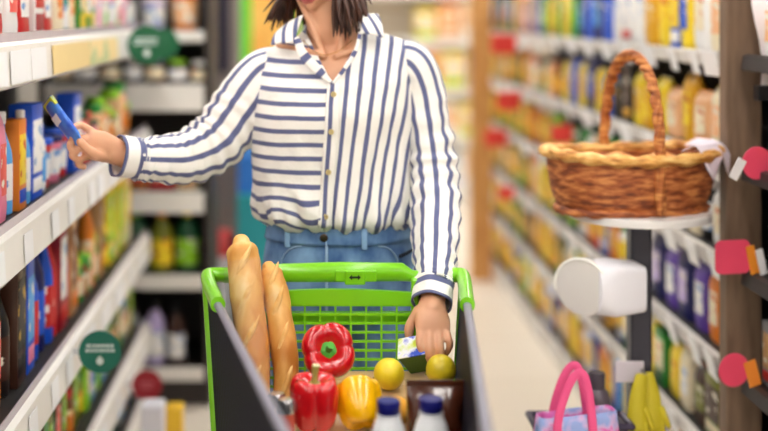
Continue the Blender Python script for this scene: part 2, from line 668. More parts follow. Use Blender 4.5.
def left_rack():
    r = thing('gondola_shelving', 'long white shelving rack with price rails on the left side of the aisle', 'shelving', (LX - 0.25, (LY0 + LY1) / 2, 0))
    ox, oy = r.location.x, r.location.y
    ln = LY1 - LY0
    m = MB(); m.box((-0.27, 0, 1.0), (0.03, ln, 2.0), bev=0.002); m.build('back_panel', dark_metal, r, smooth=False)
    m = MB(); m.box((0.0, 0, 0.03), (0.44, ln, 0.06)); m.build('base', grey_metal, r, smooth=False)
    for yy in (-ln / 2 + 0.02, 0, ln / 2 - 0.02):
        m = MB(); m.box((-0.245, yy, 1.0), (0.03, 0.04, 2.0), bev=0.002); m.build('upright', grey_metal, r, smooth=False)
    for i, z in enumerate(LSH):
        m = MB(); m.box((0.0, 0, z - 0.0125), (0.46, ln - 0.01, 0.025), bev=0.002)
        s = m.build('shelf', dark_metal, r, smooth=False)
        m = MB()
        m.prism([(0.236, 0.008), (0.252, 0.0), (0.256, -0.078), (0.246, -0.084), (0.236, -0.03)], ln - 0.01, Matrix.Translation((0, -(ln - 0.01) / 2, z)))
        rl = m.build('price_rail', rail_m, s, smooth=False)
        m = MB(); m.box((0.2375, 0, z + 0.014), (0.003, ln - 0.02, 0.02)); m.build('shelf_lip', mat('lip_plastic', (190, 180, 190), 0.2), s, smooth=False)
        yy = -ln / 2 + 0.1
        k = 0
        if i == 0:
            for ya, yb, mm_ in ((2.05, 2.26, card_w), (2.29, 2.45, card_w), (2.46, 2.60, card_w), (2.67, 3.12, mat('price_card_tan', (240, 214, 150), 0.5, noise_amt=0.03)), (3.125, 3.58, card_y), (3.72, 3.86, card_w)):
                m = MB()
                m.box((0.2575, (ya + yb) / 2 - oy, z - 0.042), (0.002, yb - ya, 0.064), rot=(0, R(-3), 0))
                m.build('price_card', mm_, s, smooth=False)
            continue
        while yy < ln / 2 - 0.12:
            w = rnd.choice((0.07, 0.09, 0.16))
            if i == 0 and k % 3 == 1:
                w = 0.3
            m = MB()
            m.box((0.2575, yy + w / 2, z - 0.042), (0.002, w, 0.058), rot=(0, R(-3), 0))
            m.build('price_card', card_y if (i == 0 and w > 0.2) else card_w, s, smooth=False)
            yy += w + rnd.uniform(0.05, 0.22)
            k += 1


left_rack()
G = 'products on the left rack'
fx = LX - 0.05
fill([(2.95, [('carton', 'red', 'white', 'white'), ('pouch', 'white', 'red', 'coral'), ('carton', 'white', 'crimson', 'red'), ('pouch', 'red', 'crimson', 'white')], 0.15),
      (3.55, [('carton', 'green', 'yellow', 'cream'), ('pouch', 'cream', 'brown', 'orange'), ('jar', 'teal', 'emerald', 'white'), ('carton', 'yellow', 'green', 'white')], 0.11),
      (5, [('jar', 'pink', 'white', 'white'), ('jar', 'white', 'brown', 'pink'), ('tub', 'cream', 'white', 'lime'), ('bottle', 'lime', 'white', 'white')], 0.11)],
     'y', fx, LSH[0], 0.27, R(90), LABS[0], G, LY0 + 0.3, LY1 - 0.1)
fill([(2.5, [('pouch', 'pink', 'orange', 'coral'), ('jar', 'orange', 'purple', 'coral'), ('carton', 'coral', 'white', 'yellow')], 0.13),
      (2.72, [('bottle', 'azure', 'white', 'white'), ('carton', 'orange', 'blue', 'yellow')], 0.1),
      (3.3, [('tub', 'red', 'blue', 'white'), ('jar', 'white', 'blue', 'azure'), ('tub', 'pink', 'navy', 'white'), ('carton', 'blue', 'white', 'white')], 0.125),
      (3.6, [('jar', 'coral', 'emerald', 'pink'), ('jar', 'brown', 'red', 'coral'), ('tub', 'pink', 'emerald', 'red')], 0.11),
      (5, [('tub', 'orange', 'lime', 'peach'), ('jar', 'tan', 'lime', 'cream'), ('tub', 'brown', 'lime', 'orange'), ('jar', 'peach', 'green', 'orange')], 0.13)],
     'y', fx, LSH[1], 0.24, R(90), LABS[1], G, LY0 + 0.35, LY1 - 0.1, hr=(0.7, 0.95))
fill([(2.45, [('pouch', 'pink', 'orange', 'yellow'), ('pouch', 'orange', 'green', 'coral'), ('pouch', 'yellow', 'orange', 'coral')], 0.14),
      (2.66, [('bottle', 'black', 'chocolate', 'chocolate'), ('carton', 'chocolate', 'black', 'black')], 0.12),
      (2.95, [('bottle', 'blue', 'white', 'red'), ('bottle', 'navy', 'blue', 'blue'), ('carton', 'blue', 'pink', 'azure')], 0.11),
      (3.15, [('bottle', 'red', 'lime', 'red'), ('carton', 'crimson', 'red', 'white')], 0.11),
      (3.7, [('jar', 'brown', 'green', 'tan'), ('bottle', 'orange', 'red', 'peach'), ('carton', 'tan', 'orange', 'brown'), ('jar', 'green', 'lime', 'cream')], 0.1),
      (5, [('carton', 'yellow', 'lime', 'lime'), ('jar', 'lime', 'yellow', 'cream'), ('pouch', 'cream', 'olive', 'yellow'), ('jar', 'olive', 'yellow', 'yellow')], 0.1)],
     'y', fx, LSH[2], 0.3, R(90), LABS[2], G, LY0 + 0.4, LY1 - 0.1, hr=(0.82, 1.0))
fill([(3.3, [('pouch', 'emerald', 'olive', 'coral'), ('jar', 'brown', 'red', 'orange'), ('pouch', 'olive', 'pink', 'lime'), ('carton', 'chocolate', 'teal', 'green')], 0.11),
      (3.7, [('pouch', 'lime', 'white', 'cream'), ('carton', 'azure', 'white', 'blue'), ('jar', 'olive', 'green', 'yellow')], 0.1),
      (5, [('carton', 'cream', 'lime', 'lime'), ('jar', 'grey', 'azure', 'cream'), ('pouch', 'green', 'yellow', 'cream'), ('bottle', 'olive', 'white', 'tan')], 0.1)],
     'y', fx, LSH[3], 0.24, R(90), LABS[3], G, LY0 + 0.9, LY1 - 0.1)
fill([(5, [('pouch', 'green', 'lime', 'cream'), ('pouch', 'emerald', 'lime', 'lime'), ('carton', 'white', 'azure', 'lilac'), ('carton', 'lime', 'green', 'white'), ('carton', 'yellow', 'blue', 'golden')], 0.12)],
     'y', fx, LSH[4], 0.17, R(90), LABS[4], G, LY0 + 1.5, LY1 - 0.08)

RX = 1.03
RSH = [1.365, 1.105, 0.86, 0.605, 0.355, 0.1]
RY0, RY1 = 2.93, 7.0
RLAB = ["right rack's top shelf", "right rack's second shelf", "right rack's third shelf", "right rack's fourth shelf", "right rack's fifth shelf", "right rack's bottom shelf"]


def right_rack(name_label, y0, y1, shelves, cards=12, rail=None):
    r = thing('gondola_shelving', name_label, 'shelving', (RX + 0.22, (y0 + y1) / 2, 0))
    ln = y1 - y0
    m = MB(); m.box((0.235, 0, 0.95), (0.03, ln, 1.9)); m.build('back_panel', dark_metal, r, smooth=False)
    m = MB(); m.box((-0.0, 0, 0.04), (0.42, ln, 0.08), bev=0.003); m.build('base', rail_m, r, smooth=False)
    for yy in (-ln / 2 + 0.02, ln / 2 - 0.02):
        m = MB(); m.box((0.205, yy, 0.95), (0.03, 0.04, 1.9)); m.build('upright', grey_metal, r, smooth=False)
    for i, z in enumerate(shelves):
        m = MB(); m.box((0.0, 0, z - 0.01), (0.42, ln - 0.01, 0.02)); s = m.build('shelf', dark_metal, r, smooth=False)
        m = MB(); m.prism([(-0.21, 0.006), (-0.222, 0.002), (-0.226, -0.030), (-0.216, -0.034), (-0.21, -0.02)], ln - 0.01, Matrix.Translation((0, -(ln - 0.01) / 2, z)))
        m.build('price_rail', rail or mat('rail_grey', (198, 192, 186), 0.4), s, smooth=False)
        for k in range(cards):
            w = 0.085
            yy = -ln / 2 + 0.08 + (ln - 0.2) * (k / max(1, cards - 1)) ** 1.25 + rnd.uniform(-0.02, 0.02)
            m = MB()
            m.box((-0.231, yy, z - 0.024), (0.002, w, 0.066), rot=(0, R(-14), R(rnd.uniform(-8, 8))))
            m.build('price_card', card_w, s, smooth=False)


right_rack('long dark-backed shelving rack packed with yellow packets on the right of the aisle', RY0, RY1, RSH, 15)
right_rack('short shelving bay nearer the camera beyond the brown wooden post', 2.25, 2.83, RSH, 0, mat('dark_rail', (52, 46, 46), 0.5))
m = MB(); m.box((RX + 0.012, 2.88, 1.0), (0.085, 0.05, 2.0), bev=0.004)
tag(m.build('wooden_post', wood_post, smooth=False, origin=(RX + 0.012, 2.88, 0)), 'tall brown wooden post at the near end of the right rack, pink tags beside it', 'post')
m = MB(); m.box((0.962, 6.6, 1.0), (0.115, 0.08, 2.0), bev=0.004)
tag(m.build('wooden_post', amber_post, smooth=False, origin=(0.962, 6.6, 0)), 'amber wooden post at the far end of the right rack', 'post')

G = 'products on the right rack'
fx = RX + 0.03
gold = [('carton', 'blue', 'white', 'yellow'), ('pouch', 'yellow', 'red', 'yellow'), ('jar', 'white', 'green', 'yellow'), ('pouch', 'orange', 'red', 'yellow'), ('pouch', 'green', 'yellow', 'yellow'), ('jar', 'olive', 'black', 'golden'), ('pouch', 'brown', 'golden', 'golden'), ('pouch', 'golden', 'olive', 'yellow'), ('carton', 'golden', 'brown', 'golden'), ('pouch', 'golden', 'yellow', 'cream'), ('pouch', 'yellow', 'golden', 'white'), ('carton', 'golden', 'red', 'yellow'), ('pouch', 'orange', 'yellow', 'golden'),
        ('carton', 'yellow', 'green', 'golden'), ('jar', 'tan', 'brown', 'golden'), ('pouch', 'olive', 'golden', 'golden'), ('carton', 'lime', 'yellow', 'golden'), ('jar', 'white', 'coral', 'cream'), ('jar', 'chocolate', 'black', 'golden'), ('pouch', 'white', 'red', 'golden'), ('carton', 'emerald', 'lime', 'golden'), ('pouch', 'red', 'golden', 'yellow'), ('pouch', 'cream', 'orange', 'golden')]
fill([(3.3, [('pouch', 'cream', 'white', 'peach'), ('pouch', 'white', 'green', 'cream')], 0.13),
      (3.5, [('pouch', 'yellow', 'golden', 'blue'), ('carton', 'blue', 'white', 'yellow')], 0.1),
      (3.72, [('pouch', 'yellow', 'golden', 'yellow'), ('pouch', 'golden', 'yellow', 'golden')], 0.13),
      (4.2, [('pouch', 'white', 'cream', 'white'), ('carton', 'white', 'red', 'white')], 0.16),
      (4.65, [('pouch', 'blue', 'white', 'blue'), ('pouch', 'navy', 'blue', 'azure')], 0.13),
      (5.4, [('pouch', 'yellow', 'green', 'golden'), ('pouch', 'green', 'white', 'lime'), ('pouch', 'golden', 'orange', 'yellow')], 0.14),
      (6.0, [('carton', 'grey', 'purple', 'grey'), ('pouch', 'golden', 'cream', 'golden'), ('bottle', 'purple', 'grey', 'lilac')], 0.13),
      (9, [('pouch', 'golden', 'green', 'orange'), ('carton', 'emerald', 'green', 'azure'), ('pouch', 'tan', 'orange', 'golden')], 0.14)],
     'y', fx, RSH[0], 0.24, R(-90), RLAB[0], G, RY0 + 0.03, RY1 - 0.1)
fill([(3.85, [('pouch', 'yellow', 'cream', 'golden'), ('pouch', 'cream', 'yellow', 'peach'), ('pouch', 'golden', 'cream', 'yellow'), ('pouch', 'peach', 'orange', 'cream')], 0.12),
      (4.12, [('pouch', 'black', 'navy', 'black'), ('carton', 'black', 'golden', 'chocolate')], 0.13),
      (4.95, [('pouch', 'blue', 'navy', 'blue'), ('pouch', 'yellow', 'blue', 'golden'), ('pouch', 'navy', 'blue', 'blue')], 0.13),
      (9, gold, 0.125)],
     'y', fx, RSH[1], 0.195, R(-90), RLAB[1], G, RY0 + 0.03, RY1 - 0.1)
fill([(3.6, [('jar', 'black', 'white', 'white'), ('pouch', 'white', 'black', 'cream'), ('pouch', 'cream', 'golden', 'yellow')], 0.115),
      (4.6, [('pouch', 'white', 'navy', 'cream'), ('jar', 'black', 'golden', 'golden'), ('carton', 'green', 'red', 'emerald')], 0.12),
      (9, gold, 0.125)],
     'y', fx, RSH[2], 0.18, R(-90), RLAB[2], G, RY0 + 0.03, RY1 - 0.1)
fill([(3.2, [('pouch', 'orange', 'coral', 'cream'), ('pouch', 'peach', 'orange', 'orange')], 0.13),
      (3.85, [('pouch', 'white', 'purple', 'lilac'), ('pouch', 'purple', 'white', 'white'), ('pouch', 'navy', 'white', 'lilac')], 0.13),
      (9, gold, 0.125)],
     'y', fx, RSH[3], 0.2, R(-90), RLAB[3], G, RY0 + 0.03, RY1 - 0.1)
fill([(3.35, [('carton', 'olive', 'cream', 'chocolate'), ('pouch', 'chocolate', 'orange', 'olive'), ('pouch', 'cream', 'orange', 'white')], 0.12),
      (3.95, [('pouch', 'cream', 'yellow', 'peach'), ('pouch', 'yellow', 'cream', 'yellow'), ('carton', 'green', 'emerald', 'cream'), ('pouch', 'peach', 'coral', 'cream')], 0.12),
      (9, gold, 0.125)],
     'y', fx, RSH[4], 0.19, R(-90), RLAB[4], G, RY0 + 0.03, RY1 - 0.1)
fill([(3.5, [('pouch', 'cream', 'blue', 'tan'), ('carton', 'tan', 'yellow', 'cream'), ('pouch', 'lilac', 'navy', 'white')], 0.12),
      (4.1, [('pouch', 'blue', 'white', 'azure'), ('pouch', 'cream', 'tan', 'yellow'), ('carton', 'azure', 'blue', 'blue')], 0.12),
      (9, gold, 0.125)],
     'y', fx, RSH[5], 0.19, R(-90), RLAB[5], G, RY0 + 0.03, RY1 - 0.1)
G = 'products in the near right bay'
near = [[('pouch', 'tan', 'brown', 'orange'), ('pouch', 'white', 'cream', 'peach')], [('jar', 'black', 'white', 'chocolate'), ('jar', 'azure', 'olive', 'yellow')],
        [('jar', 'black', 'olive', 'chocolate'), ('carton', 'chocolate', 'black', 'brown')], [('carton', 'grey', 'red', 'tan'), ('jar', 'chocolate', 'green', 'black')],
        [('jar', 'green', 'white', 'cream'), ('pouch', 'tan', 'cream', 'peach')], [('carton', 'black', 'purple', 'navy'), ('pouch', 'peach', 'cream', 'pink')]]
for i, opts in enumerate(near):
    fill([(9, opts, 0.13)], 'y', fx, RSH[i], 0.18, R(-90), 'near bay ' + ['top', 'second', 'third', 'fourth', 'fifth', 'bottom'][i] + ' shelf', G, 2.36, 2.74)

# ------------------------------------------------------------------ dark display shelf at the end of the left rack
def end_display():
    y0 = 4.47
    xl, xr = -1.0, -0.355
    cx = (xl + xr) / 2
    w = xr - xl
    r = thing('display_shelving', 'dark display shelving of bottles and jars facing the camera behind the left rack', 'shelving', (cx, y0 + 0.2, 0))
    blk = mat('display_black', (44, 36, 34), 0.5, noise_amt=0.1)
    m = MB(); m.box((0, 0.2, 0.95), (w, 0.02, 1.9)); m.build('back_panel', blk, r, smooth=False)
    m = MB(); m.box((0, 0, 0.055), (w - 0.01, 0.36, 0.11)); m.build('base', blk, r, smooth=False)
    for s in (-1, 1):
        m = MB(); m.box((s * (w / 2 - 0.012), 0.0, 0.95), (0.024, 0.4, 1.9), bev=0.002); m.build('side_panel', blk, r, smooth=False)
    lv = [0.145, 0.49, 0.80, 1.2, 1.40]
    fh = [0.05, 0.055, 0.08, 0.1, 0.04]
    for z, h in zip(lv, fh):
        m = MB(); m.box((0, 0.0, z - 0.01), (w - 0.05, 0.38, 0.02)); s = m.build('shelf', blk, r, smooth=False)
        m = MB(); m.box((0, -0.195, z - h / 2), (w - 0.052, 0.008, h), bev=0.002); m.build('price_rail', rail_m, s, smooth=False)
    G = 'products on the dark display shelving'
    ph = ["display's bottom shelf", "display's wine shelf", "display's middle shelf", "display's jar shelf", "display's top shelf"]
    fill([(9, [('wine', 'grey', 'black', 'pink'), ('wine', 'lilac', 'black', 'white'), ('wine', 'chocolate', 'black', 'white')], 0.1)], 'x', y0 + 0.03, lv[0], 0.28, 0, ph[0], G, xl + 0.04, xr - 0.1, gap=0.005, jit=0.004)
    fill([(9, [('wine', 'olive', 'lime', 'yellow'), ('wine', 'emerald', 'yellow', 'lime')], 0.105)], 'x', y0 + 0.03, lv[1], 0.24, 0, ph[1], G, xl + 0.04, xr - 0.1, gap=0.008, jit=0.004, hr=(0.95, 1))
    fill([(-0.55, [('carton', 'red', 'crimson', 'coral'), ('carton', 'orange', 'red', 'red')], 0.08), (-0.47, [('carton', 'cream', 'tan', 'peach')], 0.08), (9, [('carton', 'magenta', 'purple', 'pink'), ('carton', 'purple', 'magenta', 'magenta')], 0.08)],
         'x', y0 + 0.03, lv[2], 0.11, 0, ph[2], G, xl + 0.04, xr - 0.09)
    fill([(9, [('jar', 'black', 'white', 'cream'), ('jar', 'chocolate', 'cream', 'white')], 0.092)], 'x', y0 + 0.02, lv[3], 0.11, 0, ph[3], G, xl + 0.04, xr - 0.08, gap=0.006, jit=0.003)
    fill([(-0.55, [('tub', 'lilac', 'white', 'white'), ('tub', 'grey', 'black', 'white')], 0.1), (9, [('tub', 'orange', 'white', 'peach'), ('tub', 'white', 'yellow', 'coral'), ('tub', 'peach', 'cream', 'orange')], 0.11)], 'x', y0 + 0.02, lv[4], 0.2, 0, ph[4], G, xl + 0.04, xr - 0.09)


end_display()

# pillar with hanging navy banner
m = MB(); m.box((-0.40, 5.45, CEIL / 2), (0.2, 0.2, CEIL), bev=0.01)
struct(m.build('trim_1', mat('pillar_taupe', (150, 138, 134), 0.7, noise_amt=0.1, scale=4), smooth=False))
b = thing('hanging_banner', 'dark navy banner hanging high on the taupe pillar behind the dark shelving', 'banner', (-0.41, 5.33, 1.2))
m = MB(); m.box((0, 0, 0.5), (0.13, 0.008, 1.0), bev=0.002); m.build('cloth', mat('banner_navy', (26, 26, 58), 0.8), b, smooth=False)
m = MB(); m.tube([(-0.075, 0, 1.0), (0.075, 0, 1.0)], [0.009, 0.009], 10); m.build('rod', grey_metal, b)


# ------------------------------------------------------------------ far shelving across the end of the aisle
def far_rack():
    y0 = 9.3
    xl, xr = -1.6, 2.7
    r = thing('gondola_shelving', 'pale shelving far behind the woman across the end of the aisle', 'shelving', ((xl + xr) / 2, y0 + 0.2, 0))
    w = xr - xl
    m = MB(); m.box((0, 0.2, 1.1), (w, 0.03, 2.2)); m.build('back_panel', mat('far_back', (228, 214, 196), 0.7), r, smooth=False)
    m = MB(); m.box((0, 0, 0.05), (w, 0.4, 0.1)); m.build('base', rail_m, r, smooth=False)
    lv = [0.12, 0.5, 0.88, 1.26, 1.64]
    for z in lv:
        m = MB(); m.box((0, 0, z - 0.0125), (w, 0.42, 0.025)); s = m.build('shelf', rail_m, r, smooth=False)
        m = MB(); m.box((0, -0.215, z - 0.03), (w, 0.008, 0.06)); m.build('price_rail', rail_m, s, smooth=False)
    G = 'products on the far shelving'
    pal = [('carton', 'cream', 'white', 'peach'), ('carton', 'peach', 'cream', 'orange'), ('pouch', 'cream', 'yellow', 'yellow'), ('carton', 'white', 'lilac', 'white'), ('carton', 'orange', 'cream', 'peach'), ('pouch', 'lilac', 'white', 'cream'), ('carton', 'yellow', 'lime', 'cream')]
    pal2 = [('carton', 'azure', 'white', 'blue'), ('carton', 'red', 'coral', 'pink'), ('pouch', 'grey', 'lilac', 'white'), ('carton', 'teal', 'blue', 'azure'), ('pouch', 'tan', 'brown', 'cream')]
    names = ['bottom', 'second', 'middle', 'fourth', 'top']
    for i, z in enumerate(lv):
        fill([(9, pal, 0.17)], 'x', y0 + 0.02, z, 0.31, 0, f"far rack's {names[i]} shelf", G, 0.85, 1.6, depth=0.3)
        fill([(9, pal2, 0.17)], 'x', y0 + 0.02, z, 0.31, 0, f"far rack's {names[i]} shelf", G, -0.95, -0.3, depth=0.3)


far_rack()
# tall poster stand behind the woman, green border and yellow face
b = thing('poster_stand', 'tall poster stand with green border and yellow face behind the woman', 'poster stand', (-0.205, 6.6, 0))
m = MB(); m.box((0, 0, 1.55), (0.36, 0.02, 0.75), bev=0.004); m.build('board', mat('poster_green', (96, 205, 40), 0.5), b, smooth=False)
m = MB(); m.box((0.03, -0.012, 1.55), (0.25, 0.006, 0.70), bev=0.002); m.build('poster', two_tone('poster_yellow', (248, 206, 110), (240, 178, 84), 0.5, 3), b, smooth=False)
m = MB(); m.box((0, 0.02, 0.65), (0.05, 0.02, 1.3), bev=0.003); m.build('post', grey_metal, b, smooth=False)
m = MB(); m.lathe([(0.16, 0), (0.16, 0.012), (0.03, 0.02)], 24); m.build('foot', grey_metal, b)
# blue drink stack and red tub beside the pillar
b = thing('cardboard_display', 'tall blue cardboard display standing behind the left sleeve', 'display', (-0.21, 5.1, 0))
m = MB(); m.box((0, 0, 0.35), (0.16, 0.14, 0.7), bev=0.004); m.build('base_box', mat('display_teal', (40, 160, 170), 0.6), b, smooth=False)
m = MB(); m.box((0, 0.03, 0.78), (0.16, 0.08, 0.16), bev=0.004); m.build('tray', mat('display_blue', (50, 130, 225), 0.5), b, smooth=False)
m = MB()
m.prism([(-0.08, 0.86), (0.08, 0.86), (0.08, 1.0), (0.05, 1.08), (-0.05, 1.08), (-0.08, 1.0)], 0.02, Matrix.Translation((0, 0.045, 0)))
m.build('header', mat('display_sky', (110, 180, 240), 0.5), b, smooth=False)
b = thing('plastic_bin', 'red-topped white plastic bin standing beside the taupe pillar', 'bin', (-0.37, 5.14, 0))
m = MB(); m.lathe([(0.055, 0), (0.06, 0.004), (0.07, 0.42), (0.072, 0.44)], 24); m.build('body', mat('bin_white', (226, 222, 228), 0.4), b)
m = MB(); m.lathe([(0.075, 0.435), (0.077, 0.44), (0.077, 0.5), (0.06, 0.53), (0.02, 0.54)], 24); m.build('lid', mat('bin_red', (226, 76, 76), 0.4), b)


# two boxes standing on the floor by the far end of the left rack
b = thing('display_box', 'narrow white box standing on the floor below the dark red round tag', 'box', (-0.452, 3.56, 0))
m = MB(); m.box((0, 0, 0.155), (0.062, 0.09, 0.31), bev=0.003); m.build('body', mat('box_white', (232, 230, 240), 0.5), b, smooth=False)
m = MB(); m.box((0, -0.046, 0.16), (0.045, 0.002, 0.12)); m.build('label_panel', mat('box_grey_print', (206, 208, 220), 0.5), b, smooth=False)
b = thing('display_box', 'small yellow box with blue base standing on the floor behind the narrow white box', 'box', (-0.40, 3.66, 0))
m = MB(); m.box((0, 0, 0.22), (0.05, 0.07, 0.10), bev=0.003); m.build('upper_body', mat('box_yellow', (244, 196, 40), 0.45), b, smooth=False)
m = MB(); m.box((0, 0, 0.085), (0.05, 0.07, 0.17), bev=0.003); m.build('lower_body', mat('box_blue', (40, 70, 160), 0.45), b, smooth=False)

# ------------------------------------------------------------------ round and flag-like shelf tags
def disc_tag(name, label, c, rad, colr, rack_x, deco=None, group=None, tilt=0.0, side=1):
    """paper disc facing down the aisle on a small arm clipped to a price rail"""
    r = thing(name, label, 'shelf tag', c, tilt, group)
    m = MB()
    M = frame_M((0, 0, 0), (0, -1, 0), (1, 0, 0))
    m.lathe([(rad * 0.985, -0.0015), (rad, 0), (rad * 0.985, 0.0015)], 40, M)
    m.build('disc', mat('tag_' + colr[0], colr[1], 0.45, noise_amt=0.03), r)
    m = MB()
    dx = rack_x - c[0]
    s = 1 if dx > 0 else -1
    m.box((dx / 2, 0.004, 0.0), (abs(dx), 0.003, 0.016)); m.build('arm', mat('tag_arm', (230, 232, 236), 0.2), r, smooth=False)
    if deco == 'print':
        wm = mat('tag_print', (226, 240, 236), 0.5, noise_amt=0.02)
        m = MB()
        rr = random.Random(int(c[1] * 1000))
        for row, zz in enumerate((0.30, 0.08)):
            x = -0.62 if row == 0 else -0.66
            while x < 0.55:
                w = rr.uniform(0.07, 0.17)
                m.box(((x + w / 2) * rad, -0.0022, zz * rad), (w * rad, 0.001, 0.13 * rad))
                x += w + 0.05
        m.build('lettering', wm, r, smooth=False)
        m = MB()
        pts = []
        for k in range(24):
            a = 2 * PI * k / 24
            q = 0.17 * rad
            pts.append((q * math.sin(a) * (1.0 if math.cos(a) < 0 else 1 - 0.75 * math.cos(a)), -0.38 * rad + q * 1.25 * math.cos(a)))
        m.prism(pts, 0.001, Matrix.Translation((0, -0.0027, 0)))
        m.build('drop_mark', wm, r, smooth=False)
    if deco == 'lines':
        m = MB()
        for q, zz in ((0.9, 0.12), (0.7, -0.15)):
            m.box((0, -0.0022, zz * rad), (q * rad, 0.001, 0.1 * rad))
        m.build('lettering', mat('tag_red_print', (222, 120, 128), 0.5), r, smooth=False)
    return r


def on_left(u, v, x=-0.50):
    y = F * x / (u - CU)
    return (x, y, H - (v - CV) * y / F)


disc_tag('round_shelf_tag', 'teal-green round tag with white print on the left rack, lowest of the green tags', on_left(100, 352), 0.052, ('teal_green', (10, 112, 92)), LX - 0.02, 'print')
disc_tag('round_shelf_tag', 'dark green round tag with white print on the left rack, beside the cream price cards', on_left(147, 45), 0.062, ('dark_green', (8, 96, 58)), LX - 0.02, 'print')
disc_tag('round_shelf_tag', 'smaller dark green round tag just behind the larger one on the left rack', on_left(163, 44, -0.5), 0.056, ('dark_green', (8, 96, 58)), LX - 0.02)
disc_tag('round_shelf_tag', 'dark red round tag low on the far end of the left rack', on_left(147, 385), 0.048, ('dark_red', (166, 34, 50)), LX - 0.02, 'lines')


def on_right(u, v, x=0.97):
    y = F * x / (u - CU)
    return (x, y, H - (v - CV) * y / F)


def flag_tag(label, u, v, x, w, h, colr, extra=None, round_=False):
    c = on_right(u, v, x)
    r = thing('shelf_flag', label, 'shelf tag', c, R(12))
    m = MB()
    if round_:
        m.lathe([(w / 2 * 0.98, -0.0015), (w / 2, 0), (w / 2 * 0.98, 0.0015)], 36, frame_M((0, 0, 0), (0, -1, 0)))
    else:
        o = []
        for sx, sz, a0 in ((1, 1, 0), (-1, 1, 90), (-1, -1, 180), (1, -1, 270)):
            for k in range(5):
                a = R(a0 + 22.5 * k)
                q = h * 0.2
                o.append((sx * (w / 2 - q) + q * math.cos(a), sz * (h / 2 - q) + q * math.sin(a)))
        m.prism(o, 0.003)
    m.build('flag', mat('flag_' + colr[0], colr[1], 0.4, noise_amt=0.06), r)
    m = MB(); dx = RX - c[0]
    m.box((dx / 2 + 0.0, 0.006, 0), (abs(dx), 0.003, 0.014)); m.build('arm', mat('tag_arm', (230, 232, 236), 0.2), r, smooth=False)
    if extra:
        for (nm, cc, px, pz, pw, ph_, rot) in extra:
            m = MB(); m.box((px, -0.003, pz), (pw, 0.002, ph_), rot=(0, R(rot), 0)); m.build(nm, mat('flag_' + nm + cc[0], cc[1], 0.4), r, smooth=False)
    return r


PINK = ('pink_red', (242, 80, 112))
flag_tag('rounded pink flag with slanted white card at right edge, above the other pink flags', 757, 163, 1.02, 0.075, 0.075, PINK, [('white_card', ('w', (240, 236, 238)), -0.05, -0.012, 0.022, 0.05, 30)], True)
flag_tag('wide pink-red flag with orange and white ends in front of the wooden post', 733, 257, 0.98, 0.088, 0.078, PINK,
         [('orange_end', ('o', (246, 150, 50)), 0.048, -0.008, 0.022, 0.066, -12), ('white_end', ('w', (244, 240, 240)), 0.07, -0.014, 0.02, 0.06, -14)])
flag_tag('round pink flag with orange tab low on the wooden post', 734, 370, 0.98, 0.078, 0.078, PINK, [('orange_tab', ('o', (246, 150, 60)), 0.045, -0.01, 0.03, 0.06, -16)], True)
RED = ('coral_red', (240, 74, 66))
for lab, u, v, w in (('coral red flag highest on the right rack, near the amber post', 504, 44, 0.13),
                     ('coral red flag second down on the right rack, near the amber post', 509, 101, 0.12),
                     ('coral red flag level with the basket handle foot, near the amber post', 496, 138, 0.12),
                     ('coral red flag just left of the wicker basket rim', 562, 134, 0.085),
                     ('smallest red flag, low on the right rack beside the striped sleeve', 506, 193, 0.085)):
    flag_tag(lab, u, v, 0.96, w, w * 0.75, RED)


# ------------------------------------------------------------------ basket stand on the right
SY = 2.85
SX = (639 - CU) * SY / F
st = thing('display_stand', 'dark pole stand with round white top carrying the wicker basket', 'stand', (SX, SY, 0))
zt = H - (209 - CV) * SY / F
m = MB(); m.lathe([(0.056, 0), (0.056, 0.01), (0.052, 0.016), (0.04, 0.022)], 36); m.build('foot', mat('stand_dark', (58, 58, 70), 0.35, metal=0.4), st)
m = MB(); m.box((0, 0, zt / 2 - 0.005), (0.05, 0.05, zt - 0.03), bev=0.006); m.build('pole', mat('stand_dark', (58, 58, 70), 0.35, metal=0.4), st, smooth=False)
m = MB(); m.lathe([(0.15, zt - 0.022), (0.165, zt - 0.018), (0.165, zt - 0.003), (0.162, zt)], 40); m.build('top_plate', mat('stand_plate', (232, 228, 226), 0.4), st)
m = MB(); m.box((-0.03, -0.03, H - (368 - CV) * SY / F), (0.066, 0.004, 0.05), bev=0.001); m.build('card', mat('stand_card', (226, 218, 230), 0.5), st, smooth=False)


def wicker(name, c1, c2, c3, sx=60, sz=100):
    m, nt, b = principled(name)
    b.inputs['Roughness'].default_value = 0.55
    tc = nt.nodes.new('ShaderNodeTexCoord')
    nz = nt.nodes.new('ShaderNodeTexNoise'); nz.inputs['Scale'].default_value = 22; nz.inputs['Detail'].default_value = 5
    mp = nt.nodes.new('ShaderNodeMapping'); mp.inputs['Scale'].default_value = (1, 1, 4)
    nt.links.new(tc.outputs['Object'], mp.inputs['Vector'])
    nt.links.new(mp.outputs['Vector'], nz.inputs['Vector'])
    cr = nt.nodes.new('ShaderNodeValToRGB')
    e = cr.color_ramp.elements
    e[0].position = 0.36; e[0].color = srgb(c1)
    e[1].position = 0.66; e[1].color = srgb(c3)
    n = e.new(0.5); n.color = srgb(c2)
    nt.links.new(nz.outputs['Fac'], cr.inputs['Fac'])
    nt.links.new(cr.outputs['Color'], b.inputs['Base Color'])
    return m


